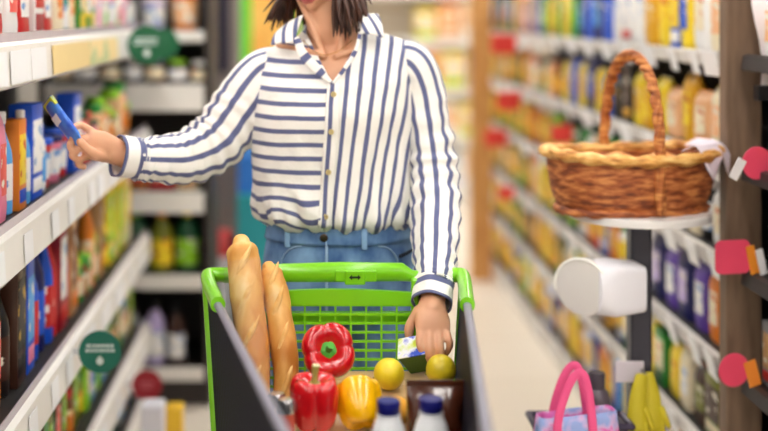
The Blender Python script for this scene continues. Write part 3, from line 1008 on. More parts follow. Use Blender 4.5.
def basket():
    bx = (631 - CU) * SY / F
    bz = zt
    r = thing('wicker_basket', 'brown wicker basket with tall arched handle on the round stand top', 'basket', (bx, SY, bz), R(14))
    wk = wicker('wicker_brown', (112, 52, 24), (170, 92, 46), (216, 142, 80))
    wt = wicker('wicker_tan', (176, 112, 46), (222, 164, 86), (246, 206, 132))
    N = 120

    def ring(a, bb, z, amp=0.0, ph=0, zf=None):
        out = []
        for j in range(N):
            t = 2 * PI * j / N
            cx, sx = math.cos(t), math.sin(t)
            k = 0.85
            w = 1 + amp * math.cos(30 * t + ph)
            x = a * w * math.copysign(abs(cx) ** k, cx)
            y = bb * w * math.copysign(abs(sx) ** k, sx)
            out.append(Vector((x, y, z + (zf(t) if zf else 0))))
        return out
    top = 0.125
    zf = lambda t: 0.02 * math.cos(t) ** 2 * 0.6
    m = MB(); rings = []
    rows = 22
    for i in range(rows * 2 + 1):
        q = i / (rows * 2)
        a = 0.172 + 0.03 * math.sin(q * PI * 0.55) ** 0.8
        bb = 0.105 + 0.028 * math.sin(q * PI * 0.55) ** 0.8
        ph = PI * (i // 2 % 2)
        rings.append(ring(a, bb, q * top, 0.013 if i % 2 == 0 else 0.002, ph, (lambda t, q=q: zf(t) * q)))
    inner = [ring(0.196 - 0.012, 0.127 - 0.012, top * 0.98, 0, 0, zf), ring(0.18, 0.112, 0.012)]
    o = m.grid(rings + inner)
    m.cap(o, N, True)
    m.cap(o + (len(rings) + 1) * N, N)
    m.build('body', wk, r, angle=80)
    for z, rr, mt_, nm, a, bb in ((top + 0.004, 0.0135, wt, 'rim', 0.205, 0.135), (0.006, 0.010, wk, 'base_ring', 0.176, 0.109)):
        m = MB()
        pts = ring(a, bb, z, 0, 0, zf if nm == 'rim' else None)
        rings = []
        for j in range(N):
            p, q = pts[j], pts[(j + 1) % N]
            t = (q - pts[j - 1]).normalized()
            up = Vector((0, 0, 1)); s = t.cross(up).normalized()
            rg = []
            for k in range(10):
                aa = 2 * PI * k / 10
                rk = rr * (1 + 0.22 * math.sin(2 * aa + j * 0.9))
                rg.append(p + s * math.cos(aa) * rk * 1.3 + up * math.sin(aa) * rk)
            rings.append(rg)
        rings.append(rings[0])
        m.grid(rings)
        m.build(nm, mt_, r, angle=80)
    # arched handle across the short axis, twisted cane
    m = MB()
    for ph in (0, 2.1, 4.2):
        pts = []
        for i in range(60):
            t = PI * i / 59
            y = -0.132 * math.cos(t)
            z = 0.02 + 0.345 * math.sin(t) ** 0.55
            w = 0.0075
            pts.append((w * math.cos(i * 0.7 + ph), y + w * 0.4 * math.sin(i * 0.7 + ph), z + w * math.sin(i * 0.7 + ph)))
        m.tube(pts, [0.0075] * 60, 8)
    m.build('handle', wicker('wicker_handle', (130, 66, 28), (184, 106, 50), (224, 160, 90)), r, angle=80)
    # cloth lining folded over the right end
    m = MB(); rings = []
    for i in range(9):
        q = i / 8
        rg = []
        for j in range(14):
            t = R(-62 + 80 * j / 13)
            k = 1.0 + 0.055 * math.sin(q * PI)
            z = top + 0.02 + 0.018 * math.sin(q * PI * 0.9) - 0.075 * max(0, q - 0.45) * (1 + 0.7 * math.sin(j * 1.7))
            a = (0.17 + 0.075 * q) * k
            rg.append((a * math.cos(t), (0.10 + 0.06 * q) * math.sin(t), z))
        rings.append(rg)
    m.grid(rings, close_u=False)
    lin = m.build('lining', mat('lining_lilac', (226, 214, 226), 0.7), r, mods=[solidify(0.002)])
    # bread rolls inside
    return r


bk = basket()
rollm = two_tone('roll_crust', (214, 138, 70), (240, 186, 112), 0.55, 9, 0.42, 0.6)
rolls = [((-0.115, -0.01), 0.09, 'nearest the left end'), ((-0.02, 0.02), 0.1, 'in the middle under the handle'), ((0.085, 0.0), 0.09, 'nearest the white lining')]
for (dx, dy), ln, where in rolls:
    M = bk.matrix_basis if False else (Matrix.Translation(bk.location) @ Matrix.Rotation(R(14), 4, 'Z'))
    c = M @ Vector((dx, dy, 0.0))
    m = MB()
    rings = []
    for i in range(13):
        q = -1 + 2 * i / 12
        w = math.sqrt(max(0.0004, 1 - q * q))
        rings.append([(0.048 * q, 0.062 * w * math.cos(2 * PI * k / 20), 0.092 + 0.042 * w * math.sin(2 * PI * k / 20) * (1 + 0.05 * math.cos(9 * q))) for k in range(20)])
    o = m.grid(rings); m.cap(o, 20, True); m.cap(o + 12 * 20, 20)
    ob = m.build('bread_roll', rollm)
    ob.location = (c.x, c.y, c.z); ob.rotation_euler = (0, 0, R(14))
    tag(ob, f'golden bread roll lying in the wicker basket, {where}', 'bread roll', 'bread rolls in the wicker basket')
    # sits on the basket floor
    for vv in ob.data.vertices:
        vv.co.z -= 0.0
del M

# white paper-roll dispenser in front of the pole
dy = SY - 0.075
d = thing('bag_dispenser', 'white drum-shaped bag dispenser mounted on the dark pole under the basket', 'dispenser', P(603, 287, dy), 0)
d.scale = (0.84, 0.84, 0.84)
dm = mat('dispenser_white', (240, 238, 246), 0.4, noise_amt=0.02)
A = Vector((1, 0.16, -0.01)).normalized()
m = MB()
rings = []
for t, k in ((-0.028, 0.98), (-0.025, 1.0), (0.02, 0.99), (0.10, 0.86), (0.104, 0.84)):
    M = frame_M(A * t, A, (0, 0, 1))
    rg = []
    for j in range(40):
        a = 2 * PI * j / 40
        e = 0.3 if t > 0 else 1.0
        cx, sx = math.cos(a), math.sin(a)
        rg.append(M @ Vector((0.075 * k * math.copysign(abs(cx) ** e, cx), 0.062 * k * math.copysign(abs(sx) ** e, sx), 0)))
    rings.append(rg)
o = m.grid(rings); m.cap(o, 40, True); m.cap(o + 4 * 40, 40)
m.build('body', dm, d)
m = MB()
A2 = Vector((0.62, 0.78, 0)).normalized()
M = frame_M(Vector((-0.055, -0.0, 0.0)), A2, (0, 0, 1))
m.lathe([(0.066, -0.012), (0.076, -0.010), (0.0785, 0.0), (0.0785, 0.014), (0.05, 0.02)], 40, M)
m.build('end_disc', mat('dispenser_disc', (222, 216, 212), 0.45, noise_amt=0.03), d)
m = MB()
pts = [M @ Vector((0.079 * math.cos(R(a)), 0.079 * math.sin(R(a)), -0.012)) for a in range(-100, 101, 10)]
m.tube(pts, [0.004] * len(pts), 8); m.build('wire_loop', mat('dispenser_loop', (250, 246, 240), 0.25), d)
m = MB(); m.box((0.08, 0.035, 0.0), (0.03, 0.045, 0.03), bev=0.003); m.build('bracket', grey_metal, d, smooth=False)

# plinth, crate, tote bag, yellow gloves below the dispenser
pl = MB(); pl.box((0.555, 2.72, 0.16), (0.35, 0.24, 0.32), bev=0.006)
tag(pl.build('display_plinth', mat('plinth_grey', (90, 84, 90), 0.6), smooth=False, origin=(0.555, 2.72, 0)), 'low grey plinth under the pink tote bag and dark crate', 'plinth')
cr = thing('plastic_crate', 'dark purple plastic crate behind the pink tote bag', 'crate', (0.635, 2.785, 0.32))
cm = mat('crate_purple', (52, 40, 62), 0.4)
m = MB()
m.box((0, 0, 0.005), (0.2, 0.09, 0.01))
for s in (-1, 1):
    m.box((s * 0.096, 0, 0.1), (0.008, 0.09, 0.2), bev=0.002)
    m.box((0, s * 0.041, 0.1), (0.2, 0.008, 0.2), bev=0.002)
m.build('body', cm, cr, smooth=False)
m = MB()
for s in (-1, 1):
    m.tube([(-0.11, s * 0.045, 0.202), (0.11, s * 0.045, 0.202)], [0.008] * 2, 8)
    m.tube([(s * 0.11, -0.045, 0.202), (s * 0.11, 0.045, 0.202)], [0.008] * 2, 8)
m.build('rim', mat('crate_rim', (40, 22, 60), 0.35), cr)
gb = thing('grey_bottle', 'dark grey bottle standing in the purple crate', 'bottle', (0.675, 2.785, 0.33))
m = MB(); m.lathe([(0.03, 0), (0.033, 0.004), (0.033, 0.23), (0.026, 0.26), (0.016, 0.27)], 24); m.build('body', mat('bottle_grey', (92, 82, 92), 0.35), gb)
m = MB(); m.lathe([(0.019, 0.268), (0.019, 0.3), (0.016, 0.305)], 20); m.build('cap', mat('bottle_cap_grey', (70, 62, 72), 0.35), gb)
tb = thing('tote_bag', 'lilac and pink patterned tote bag with bright pink handles', 'bag', (0.60, 2.665, 0.32))
m = MB(); rings = []
for i in range(13):
    q = i / 12
    w = 0.088 + 0.012 * math.sin(q * PI); dd = 0.038 - 0.012 * q
    rg = []
    for j in range(36):
        a = 2 * PI * j / 36
        cx, sx = math.cos(a), math.sin(a)
        rg.append((w * math.copysign(abs(cx) ** 0.5, cx), dd * math.copysign(abs(sx) ** 0.5, sx) + 0.003 * math.sin(cx * 9 + q * 7), q * 0.262 + 0.008 * math.sin(cx * 2.5) * q))
    rings.append(rg)
o = m.grid(rings); m.cap(o, 36, True)
m.build('body', two_tone('tote_print', (226, 110, 190), (214, 184, 226), 0.6, 22, 0.44, 0.5, c3=(150, 170, 226)), tb, mods=[solidify(0.003)])
for yy in (-0.03, 0.026):
    m = MB()
    pts = catmull([(-0.05, yy, 0.2), (-0.045, yy, 0.26), (-0.026, yy + 0.003, 0.32), (-0.006, yy + 0.006, 0.352), (0.010, yy + 0.006, 0.352), (0.02, yy + 0.003, 0.32), (0.028, yy, 0.26), (0.032, yy, 0.2)], 40)
    m.tube(pts, [(0.003, 0.0095)] * 40, 12, ref=(0, 1, 0))
    m.build('handle', mat('tote_handle', (238, 84, 142), 0.5), tb)
gl = thing('rubber_gloves', 'pair of yellow rubber gloves hanging at the pole below the small card', 'gloves', P(645, 376, 2.79))
gm = mat('glove_yellow', (206, 190, 40), 0.45)
for k, dx in enumerate((-0.017, 0.02)):
    m = MB()
    m.tube([(dx * 0.5, 0.012 * k, 0.0), (dx, 0.012 * k, -0.05), (dx * 1.15, 0.012 * k, -0.12)], [(0.006, 0.014), (0.008, 0.019), (0.01, 0.026)], 16, ref=(0, 1, 0))
    for q in range(4):
        fx_ = dx * 1.15 - 0.019 + 0.0125 * q
        m.tube([(fx_, 0.012 * k, -0.11), (fx_ + (q - 1.5) * 0.004, 0.012 * k, -0.17 - 0.012 * (q in (1, 2)))], [0.008, 0.0065], 10)
    m.tube([(dx * 1.1 + 0.02, 0.012 * k, -0.08), (dx * 1.1 + 0.036, 0.012 * k, -0.12)], [0.008, 0.0065], 10)
    m.build('glove', gm, gl)
m = MB(); m.tube([(0, 0.0, 0.005), (0, 0.06, 0.008)], [0.003, 0.003], 8); m.build('hook', grey_metal, gl)

# white carrier hanging at the top right and a small black scanner
hb = thing('carrier_bag', 'white carrier bag hanging by the wooden post at the upper right', 'bag', (1.075, 2.79, 1.27))
m = MB(); rings = []
for i in range(15):
    q = i / 14
    w = 0.012 + 0.04 * sstep(0, 0.9, q); dd = 0.008 + 0.008 * q
    rings.append([((w + 0.006 * math.sin(3 * a + q * 8)) * math.cos(a) + 0.02 * q, dd * math.sin(a) + 0.006 * math.sin(q * 9), 0.03 + 0.26 * q) for a in [2 * PI * j / 28 for j in range(28)]])
o = m.grid(rings); m.cap(o, 28, True); m.cap(o + 14 * 28, 28)
m.build('body', mat('carrier_white', (236, 226, 228), 0.5), hb)
m = MB(); m.box((-0.005, 0.0, 0.012), (0.05, 0.03, 0.035), bev=0.004); m.build('clip', mat('clip_black', (22, 20, 24), 0.4), hb, smooth=False)

# ------------------------------------------------------------------ shopping trolley
CRL, CRR = Vector((-0.205, 2.47)), Vector((0.325, 2.47))
CFL, CFR = Vector((-0.002, 1.46)), Vector((0.2275, 1.46))
RIM, FLOOR_Z = 0.912, 0.57
green = mat('trolley_green', (124, 204, 26), 0.28, noise_amt=0.03, coat=0.3)


def lattice(name, c1, c2):
    m, nt, b = principled(name)
    b.inputs['Roughness'].default_value = 0.55
    b.inputs['Specular IOR Level'].default_value = 0.08
    uv = nt.nodes.new('ShaderNodeUVMap')
    vo = nt.nodes.new('ShaderNodeTexVoronoi')
    vo.feature = 'F1'; vo.distance = 'EUCLIDEAN'
    vo.inputs['Scale'].default_value = 48
    vo.inputs['Randomness'].default_value = 0.0
    mp = nt.nodes.new('ShaderNodeMapping'); mp.inputs['Rotation'].default_value = (0, 0, R(45)); mp.inputs['Scale'].default_value = (1, 1, 1)
    nt.links.new(uv.outputs['UV'], mp.inputs['Vector']); nt.links.new(mp.outputs['Vector'], vo.inputs['Vector'])
    cr = nt.nodes.new('ShaderNodeValToRGB')
    e = cr.color_ramp.elements
    e[0].position = 0.40; e[0].color = srgb(c1); e[1].position = 0.54; e[1].color = srgb(c2)
    nt.links.new(vo.outputs['Distance'], cr.inputs['Fac'])
    nt.links.new(cr.outputs['Color'], b.inputs['Base Color'])
    bp = nt.nodes.new('ShaderNodeBump'); bp.inputs['Strength'].default_value = 0.8; bp.inputs['Distance'].default_value = 0.004
    nt.links.new(cr.outputs['Color'], bp.inputs['Height']); nt.links.new(bp.outputs['Normal'], b.inputs['Normal'])
    return m


ct_o = Vector(((CRL.x + CRR.x) / 2, 2.1, 0))
ct = thing('shopping_trolley', 'black plastic shopping trolley with green handle and grid, filled with groceries', 'trolley', ct_o)
mesh_black = lattice('trolley_mesh', (3, 3, 6), (30, 32, 56))
rim_grey = mat('trolley_rim', (126, 124, 138), 0.35)
black_pl = mat('trolley_black', (20, 20, 26), 0.4)
CI = 0.022      # the walls lean in towards the floor
for nm, a, b_, s in (('left', CRL, CFL, 1), ('right', CRR, CFR, -1)):
    m = MB()
    nrm = Vector((b_.y - a.y, -(b_.x - a.x))).normalized() * s     # towards the inside
    if (nrm.x > 0) != (s > 0):
        nrm = -nrm
    th = 0.006
    n = 24
    outs, ins = [], []
    ln = (b_ - a).length
    for i in range(9):
        q = i / 8
        ro, ri = [], []
        for j in range(n + 1):
            t = j / n
            p = a.lerp(b_, t) + nrm * (CI * (1 - q))
            z = FLOOR_Z + (RIM - FLOOR_Z) * q
            ro.append(Vector((p.x, p.y, z)) - ct_o)
            ri.append(Vector((p.x + nrm.x * th, p.y + nrm.y * th, z)) - ct_o)
        outs.append(ro); ins.append(ri)
    f = lambda i, j: (j / n * ln, i / 8 * (RIM - FLOOR_Z))
    m.grid(outs, close_u=False, uvf=f)
    m.grid(ins, close_u=False, uvf=f)
    m.grid([outs[0], ins[0]], close_u=False, uvf=f); m.grid([outs[-1], ins[-1]], close_u=False, uvf=f)
    sp = m.build('side_panel', mesh_black, ct, smooth=False)
    m = MB()
    pts = [Vector((a.x, a.y, RIM + 0.0)) - ct_o, Vector((b_.x, b_.y, RIM)) - ct_o]
    pts = [pts[0].lerp(pts[1], k / 8) for k in range(9)]
    m.tube(pts, [(0.0065, 0.0080)] * 9, 14, ref=(0, 0, 1))
    m.build('rim', rim_grey, ct)
    # green corner: arm from the handle end down to the rim, and a thin rear post
    m = MB()
    hz = 0.928
    fwd = (b_ - a).normalized()
    c0 = Vector((a.x, a.y, hz)); ins_x = 0.05 * s
    path = [c0 + Vector((ins_x, 0.005, 0.0)), c0 + Vector((0.02 * s, 0.004, 0)), c0 + Vector((0.004 * s, -0.006, 0.0)), Vector((a.x + fwd.x * 0.05, a.y + fwd.y * 0.05, RIM + 0.009)), Vector((a.x + fwd.x * 0.12, a.y + fwd.y * 0.12, RIM + 0.004)), Vector((a.x + fwd.x * 0.19, a.y + fwd.y * 0.19, RIM + 0.001))]
    pp = catmull([tuple(x - ct_o) for x in path], 26)
    m.tube(pp, [(0.0155, 0.0145)] * 26, 16, ref=(0, 0, 1), round_caps=False)
    m.build('handle_arm', green, ct)
    m = MB()
    m.tube([Vector((a.x + nrm.x * (CI - 0.0), a.y + 0.008, FLOOR_Z - 0.03)) - ct_o, Vector((a.x, a.y + 0.008, RIM)) - ct_o, Vector((a.x, a.y + 0.006, 0.915)) - ct_o], [0.009, 0.010, 0.012], 12)
    m.build('rear_post', green, ct)
# basket floor, front wall
m = MB()
o_ = [Vector((CRL.x + CI, CRL.y)), Vector((CRR.x - CI, CRR.y)), Vector((CFR.x - CI, CFR.y)), Vector((CFL.x + CI, CFL.y))]
k = len(m.v)
for z in (FLOOR_Z - 0.012, FLOOR_Z):
    for p in o_:
        m.vert(Vector((p.x, p.y, z)) - ct_o)
m.face((3, 2, 1, 0)); m.face((4, 5, 6, 7))
for j in range(4):
    m.face((j, (j + 1) % 4, 4 + (j + 1) % 4, 4 + j))
m.build('basket_floor', black_pl, ct, smooth=False)
m = MB()
m.box(Vector(((CFL.x + CFR.x) / 2, 1.465, (FLOOR_Z + RIM) / 2)) - ct_o, (CFR.x - CFL.x, 0.008, RIM - FLOOR_Z))
m.build('front_panel', black_pl, ct, smooth=False)
m = MB()
m.tube([Vector((CFL.x, 1.46, RIM)) - ct_o, Vector((CFR.x, 1.46, RIM)) - ct_o], [0.011] * 2, 12)
m.build('rim', rim_grey, ct)
# handle bar: thin at the ends, deep in the middle, with a tab
hy = 2.475


def HP(u, v, y=hy):
    return P(u, v, y) - ct_o


m = MB()
m.tube([HP(225, 277), HP(262, 277), HP(275, 273), HP(340, 272), HP(402, 272), HP(412, 276), HP(450, 277)],
       [(0.012, 0.011), (0.012, 0.011), (0.019, 0.015), (0.021, 0.016), (0.019, 0.015), (0.012, 0.011), (0.012, 0.011)], 20, ref=(0, 0, 1))
m.build('handle', green, ct)
m = MB(); m.box(HP(356, 275.5, hy - 0.012), (0.085, 0.016, 0.024), bev=0.003)
m.box(HP(355, 277, hy - 0.014), (0.042, 0.018, 0.03), bev=0.003)
tb_ = m.build('handle_tab', green, ct, smooth=False)
m = MB()
c = HP(355, 277.5, hy - 0.0238)
for s in (-1, 1):
    m.prism([(0.0, -0.002), (0.0, 0.002), (s * 0.006, 0.002), (s * 0.006, 0.0058), (s * 0.012, 0.0), (s * 0.006, -0.0058), (s * 0.006, -0.002)], 0.0012, Matrix.Translation(c))
m.build('arrow_mark', mat('mark_black', (16, 40, 16), 0.5), ct, smooth=False)
# rear grid panel
py = 2.452
x0, x1 = P(259, 0, py).x, P(412, 0, py).x
zt_, zb_ = P(0, 305, py).z, FLOOR_Z + 0.005
m = MB()
n = 10
for i in range(n + 1):
    x = x0 + (x1 - x0) * i / n
    m.box(Vector((x, py, (zt_ + zb_) / 2)) - ct_o, (0.0042, 0.006, zt_ - zb_))
nz_ = 17
for i in range(nz_ + 1):
    z = zt_ - 0.0185 * i
    if z < zb_:
        break
    m.box(Vector(((x0 + x1) / 2, py, z)) - ct_o, (x1 - x0, 0.007, 0.0042 if i not in (1, ) else 0.006))
m.build('grid_panel', green, ct, smooth=False)
m = MB()
top = []
for k in range(13):
    t = k / 12
    top.append((x0 + (x1 - x0) * t, zt_ + 0.026 + 0.007 * math.sin(PI * t)))
m.prism([(x - ct_o.x, z) for x, z in [(x0, zt_)] + top + [(x1, zt_)]][::-1], 0.012, Matrix.Translation((0, py - 0.006 - ct_o.y, 0)))
m.build('grid_band', green, ct, smooth=False)
for x in (x0 - 0.004, x1 + 0.006):
    m = MB(); m.box(Vector((x, py + 0.006, (0.925 + zb_) / 2)) - ct_o, (0.015, 0.018, 0.925 - zb_), bev=0.004)
    m.build('grid_upright', green, ct, smooth=False)
# second, solid flap behind the grid (folded child seat)
m = MB(); m.box(Vector(((x0 + x1) / 2, py + 0.016, P(0, 318.5, py).z)) - ct_o, (x1 - x0, 0.004, 0.022))
m.build('seat_flap', green, ct, smooth=False)
# lower rear panel filler, chassis and castors
m = MB()
for s, a, b_ in ((1, CRL, CFL), (-1, CRR, CFR)):
    m.tube([Vector((a.x + s * 0.04, a.y - 0.02, FLOOR_Z)) - ct_o, Vector((a.x + s * 0.03, a.y - 0.05, 0.18)) - ct_o, Vector((b_.x - s * 0.0, b_.y + 0.05, 0.16)) - ct_o], [0.014] * 3, 10)
    m.tube([Vector((b_.x + s * 0.01, b_.y + 0.3, 0.165)) - ct_o, Vector((b_.x + s * 0.04, b_.y + 0.1, FLOOR_Z - 0.005)) - ct_o], [0.014] * 2, 10)
m.tube([Vector((CRL.x + 0.03, 2.42, 0.18)) - ct_o, Vector((CRR.x - 0.03, 2.42, 0.18)) - ct_o], [0.012] * 2, 10)
m.build('chassis', black_pl, ct)
for x, y in ((CRL.x + 0.03, 2.42), (CRR.x - 0.03, 2.42), (CFL.x, 1.66), (CFR.x, 1.66)):
    m = MB()
    m.lathe([(0.03, -0.014), (0.05, -0.012), (0.052, 0), (0.05, 0.012), (0.03, 0.014)], 24, frame_M(Vector((x, y, 0.052)) - ct_o, (1, 0, 0), (0, 0, 1)))
    w = m.build('castor_wheel', mat('castor_rubber', (50, 50, 54), 0.6), ct)
    m = MB(); m.box(Vector((x, y, 0.115)) - ct_o, (0.044, 0.03, 0.07), bev=0.006)
    m.build('castor_fork', grey_metal, ct, smooth=False)


# ------------------------------------------------------------------ groceries in the trolley
def pepper(label, c, rad, h, axis, colr, stem_c, lobes=4, spin=0.0, stem_len=0.03, pale=False, stem_bend=0.006, amp=0.22):
    """bell pepper; axis points from the blossom end to the stem"""
    M = frame_M(c, axis, (0.96, 0.1, 0.25))
    r = thing('bell_pepper', label, 'bell pepper', (c[0], c[1], c[2]))
    M.translation = (0, 0, 0)
    M = M @ Matrix.Rotation(spin, 4, 'Z')
    m = MB()
    S, Nn = 64, 30
    rings = []
    for i in range(Nn + 1):
        t = i / Nn
        # profile from bottom dimple over the flank to the stem dimple
        ang = PI * t
        pr = math.sin(ang) ** 0.42 * (0.76 + 0.24 * sstep(0.0, 0.8, t))
        z = -math.copysign(abs(math.cos(ang)) ** 0.8, math.cos(ang)) * h / 2
        dim = 0.20 * h * math.exp(-((pr / 0.42) ** 2))
        z += dim if t < 0.5 else -dim * 1.15
        ring = []
        for j in range(S):
            a = 2 * PI * j / S
            lob = abs(math.cos(lobes * a / 2)) ** 0.6
            k = 1.02 - amp + amp * lob + 0.025 * math.sin(a + 1.0) + 0.02 * math.sin(2 * a)
            zz = z + (0.06 * h * (lob - 0.6)) * (1 if t > 0.5 else -1.8) * pr
            ring.append(M @ Vector((rad * pr * k * math.cos(a), rad * pr * k * math.sin(a), zz)))
        rings.append(ring)
    m.grid(rings)
    m.build('flesh', mat('pepper_' + colr[0], colr[1], 0.2, noise_amt=0.07, scale=25, coat=0.5), r, angle=180)
    m = MB()
    zs = h * 0.5 - 0.20 * h * 1.15
    sm = mat('stem_' + stem_c[0], stem_c[1], 0.45, noise_amt=0.12, scale=60)
    m.lathe([(0.002, zs - 0.004), (rad * 0.36, zs - 0.001), (rad * 0.40, zs + 0.004), (rad * 0.28, zs + 0.008), (0.006, zs + 0.011)], 30, M, mod=lambda a, t: 1 + 0.13 * math.cos(5 * a))
    pts = [M @ Vector((stem_bend * q * q, 0, zs + 0.006 + stem_len * q)) for q in (0, 0.3, 0.6, 1.0)]
    m.tube(pts, [0.0075, 0.0058, 0.0056, 0.0075], 14, round_caps=False)
    st_ = m.build('stem', sm, r)
    if pale:
        m = MB(); m.tube([pts[-1], pts[-1] + (pts[-1] - pts[-2]).normalized() * 0.0025], [0.0068, 0.006], 14, round_caps=False)
        m.build('cut_end', mat('stem_cut', (226, 222, 170), 0.6), st_)
    return r


cb = mat('card_cream', (236, 214, 176), 0.7, noise_amt=0.05)
m = MB(); m.box((0.02, 2.155, 0.646), (0.195, 0.185, 0.150), bev=0.003)
b = tag(m.build('cardboard_box', cb, smooth=False, origin=(0.02, 2.155, 0.571)), 'cream cardboard box low in the trolley under the front peppers', 'box')
m = MB(); m.box((0.0, 0.0, 0.1502), (0.19, 0.03, 0.0012)); m.build('tape', mat('tape_tan', (222, 190, 140), 0.3), b, smooth=False)
m = MB(); m.box((0.125, 2.35, 0.657), (0.25, 0.165, 0.172), bev=0.003)
b = tag(m.build('cardboard_box', mat('card_tan', (206, 172, 124), 0.7), smooth=False, origin=(0.125, 2.35, 0.571)), 'tan cardboard box in front of the green grid under the back pepper and lemons', 'box')
m = MB(); m.box((0.0, 0.0, 0.1722), (0.245, 0.03, 0.0012)); m.build('tape', mat('tape_tan', (222, 190, 140), 0.3), b, smooth=False)

zb1, zb2 = 0.7225, 0.7445
y = 2.30
c = P(328, 353, y)
pepper('red bell pepper with green stem facing the camera, against the green grid', (c.x, y, max(c.z, zb2 + 0.054)), 0.0565, 0.090, (0.02, -0.86, 0.42), ('red', (196, 16, 28)), ('green', (66, 160, 36)), 4, R(40), 0.022, amp=0.12)
y = 2.145
c = P(314, 402, y); c.z = zb1 + 0.0505
pepper('upright red bell pepper with pale cut stem, in front of the other red one', (c.x, y, c.z - 0.002), 0.0505, 0.100, (0.02, -0.05, 1), ('deep_red', (206, 22, 30)), ('pale', (150, 150, 74)), 4, R(45), 0.034, True, 0.003)
c = P(360, 404, y + 0.01); c.z = zb1 + 0.044
pepper('yellow bell pepper beside the upright red pepper', (c.x, y + 0.01, c.z), 0.045, 0.09, (-0.12, 0.62, 0.78), ('yellow', (248, 184, 10)), ('green', (66, 160, 36)), 3, R(150), 0.006, amp=0.14)


def lemon(label, c, rad, colr, nm='lemon', cat='lemon', axis=(0.9, -0.2, 0.3), lemony=True):
    r = thing(nm, label, cat, tuple(c))
    M = frame_M((0, 0, 0), axis)
    m = MB()
    pr = []
    for i in range(25):
        t = PI * i / 24
        z = -math.cos(t) * rad * (1.12 if lemony else 0.98)
        q = math.sin(t) * rad
        if lemony and i > 21:
            q = max(q, 0.0) * 0.8; z += rad * 0.05 * (i - 21)
        pr.append((max(q, 0.0008), z))
    m.lathe(pr, 32, M)
    m.build('peel', mat('peel_' + colr[0], colr[1], 0.38, noise_amt=0.1, scale=90, bump=0.3), r, angle=180)
    m = MB(); m.tube([M @ Vector((0, 0, -rad * (1.12 if lemony else 0.98) - 0.001)), M @ Vector((0, 0, -rad * 1.0 + 0.003))], [0.003, 0.004], 8)
    m.build('stem_scar', mat('stem_scar', (130, 120, 50), 0.6), r)


c = P(389, 374, 2.3)
lemon('round yellow lemon in front of the green grid, above the yellow pepper', (c.x, 2.3, max(c.z, zb2 + 0.0305)), 0.030, ('lemon', (232, 206, 38)), lemony=False)
c = P(441, 370, 2.33)
lemon('olive-yellow lemon behind the brown packet under the right hand', (c.x, 2.33, max(c.z, zb2 + 0.0305)), 0.030, ('olive', (206, 184, 30)), lemony=False)
c = P(397, 399, 2.22)
lemon('orange-yellow apricot half hidden between yellow pepper and brown packet', (0.1545 if False else c.x, 2.222, 0.7315), 0.0265, ('apricot', (240, 176, 66)), 'apricot', 'apricot', lemony=False)
# support for the apricot: the milk cartons leave a gap, so a small box stands there
m = MB(); m.box((0.157, 2.222, 0.6375), (0.05, 0.062, 0.133), bev=0.002)
tag(m.build('cardboard_box', mat('card_peach', (232, 190, 140), 0.7), smooth=False, origin=(0.157, 2.222, 0.571)), 'narrow peach carton under the apricot beside the brown packet', 'box')


# brown chocolate-coloured packet
def bag(label, name, cat, c, w, h, d, body, seal_m, rz=0, mats=None):
    r = thing(name, label, cat, c, rz)
    m = MB(); n, nz = 20, 26
    rings = []
    for i in range(nz + 1):
        t = i / nz
        z = t * h
        e = min(1.0, (1 - t) * h / 0.08)
        th = d / 2 * (math.sin(e * PI / 2) ** 0.6) * (0.85 + 0.15 * min(1, t * h / 0.02))
        if t > 0.93:
            th = 0.0016
        ring = []
        for j in range(2 * n):
            a = 2 * PI * j / (2 * n)
            cx, sx = math.cos(a), math.sin(a)
            x = w / 2 * math.copysign(abs(cx) ** 0.55, cx) * (1 - 0.05 * math.sin(PI * t) ** 2)
            y = th * math.copysign(abs(sx) ** 0.75, sx)
            y += (th / (d / 2)) * 0.004 * noise.noise(Vector((x * 40, z * 45, 3.0 if sx > 0 else 9.0)))
            y += (th / (d / 2)) * 0.003 * math.sin(x * 160 + math.sin(z * 30)) * sstep(0.55, 0.9, t)
            ring.append((x, y, z))
        rings.append(ring)
    o = m.grid(rings); m.cap(o, 2 * n, True); m.cap(o + nz * 2 * n, 2 * n)
    m.build('body', body, r)
    m = MB()
    for k in range(4):
        m.box((0, 0, h - 0.004 - 0.0045 * k), (w * 0.98, 0.0052, 0.002))
    m.build('crimp', seal_m, r, smooth=False)
    return r


brownp = mat('packet_brown', (74, 34, 18), 0.22, noise_amt=0.15, scale=12, coat=0.6)
bp = bag('dark brown glossy packet standing behind the milk bottles', 'food_packet', 'packet', (0.228, 2.11, 0.571), 0.104, 0.252, 0.062, brownp, mat('packet_brown_crimp', (92, 46, 26), 0.25))


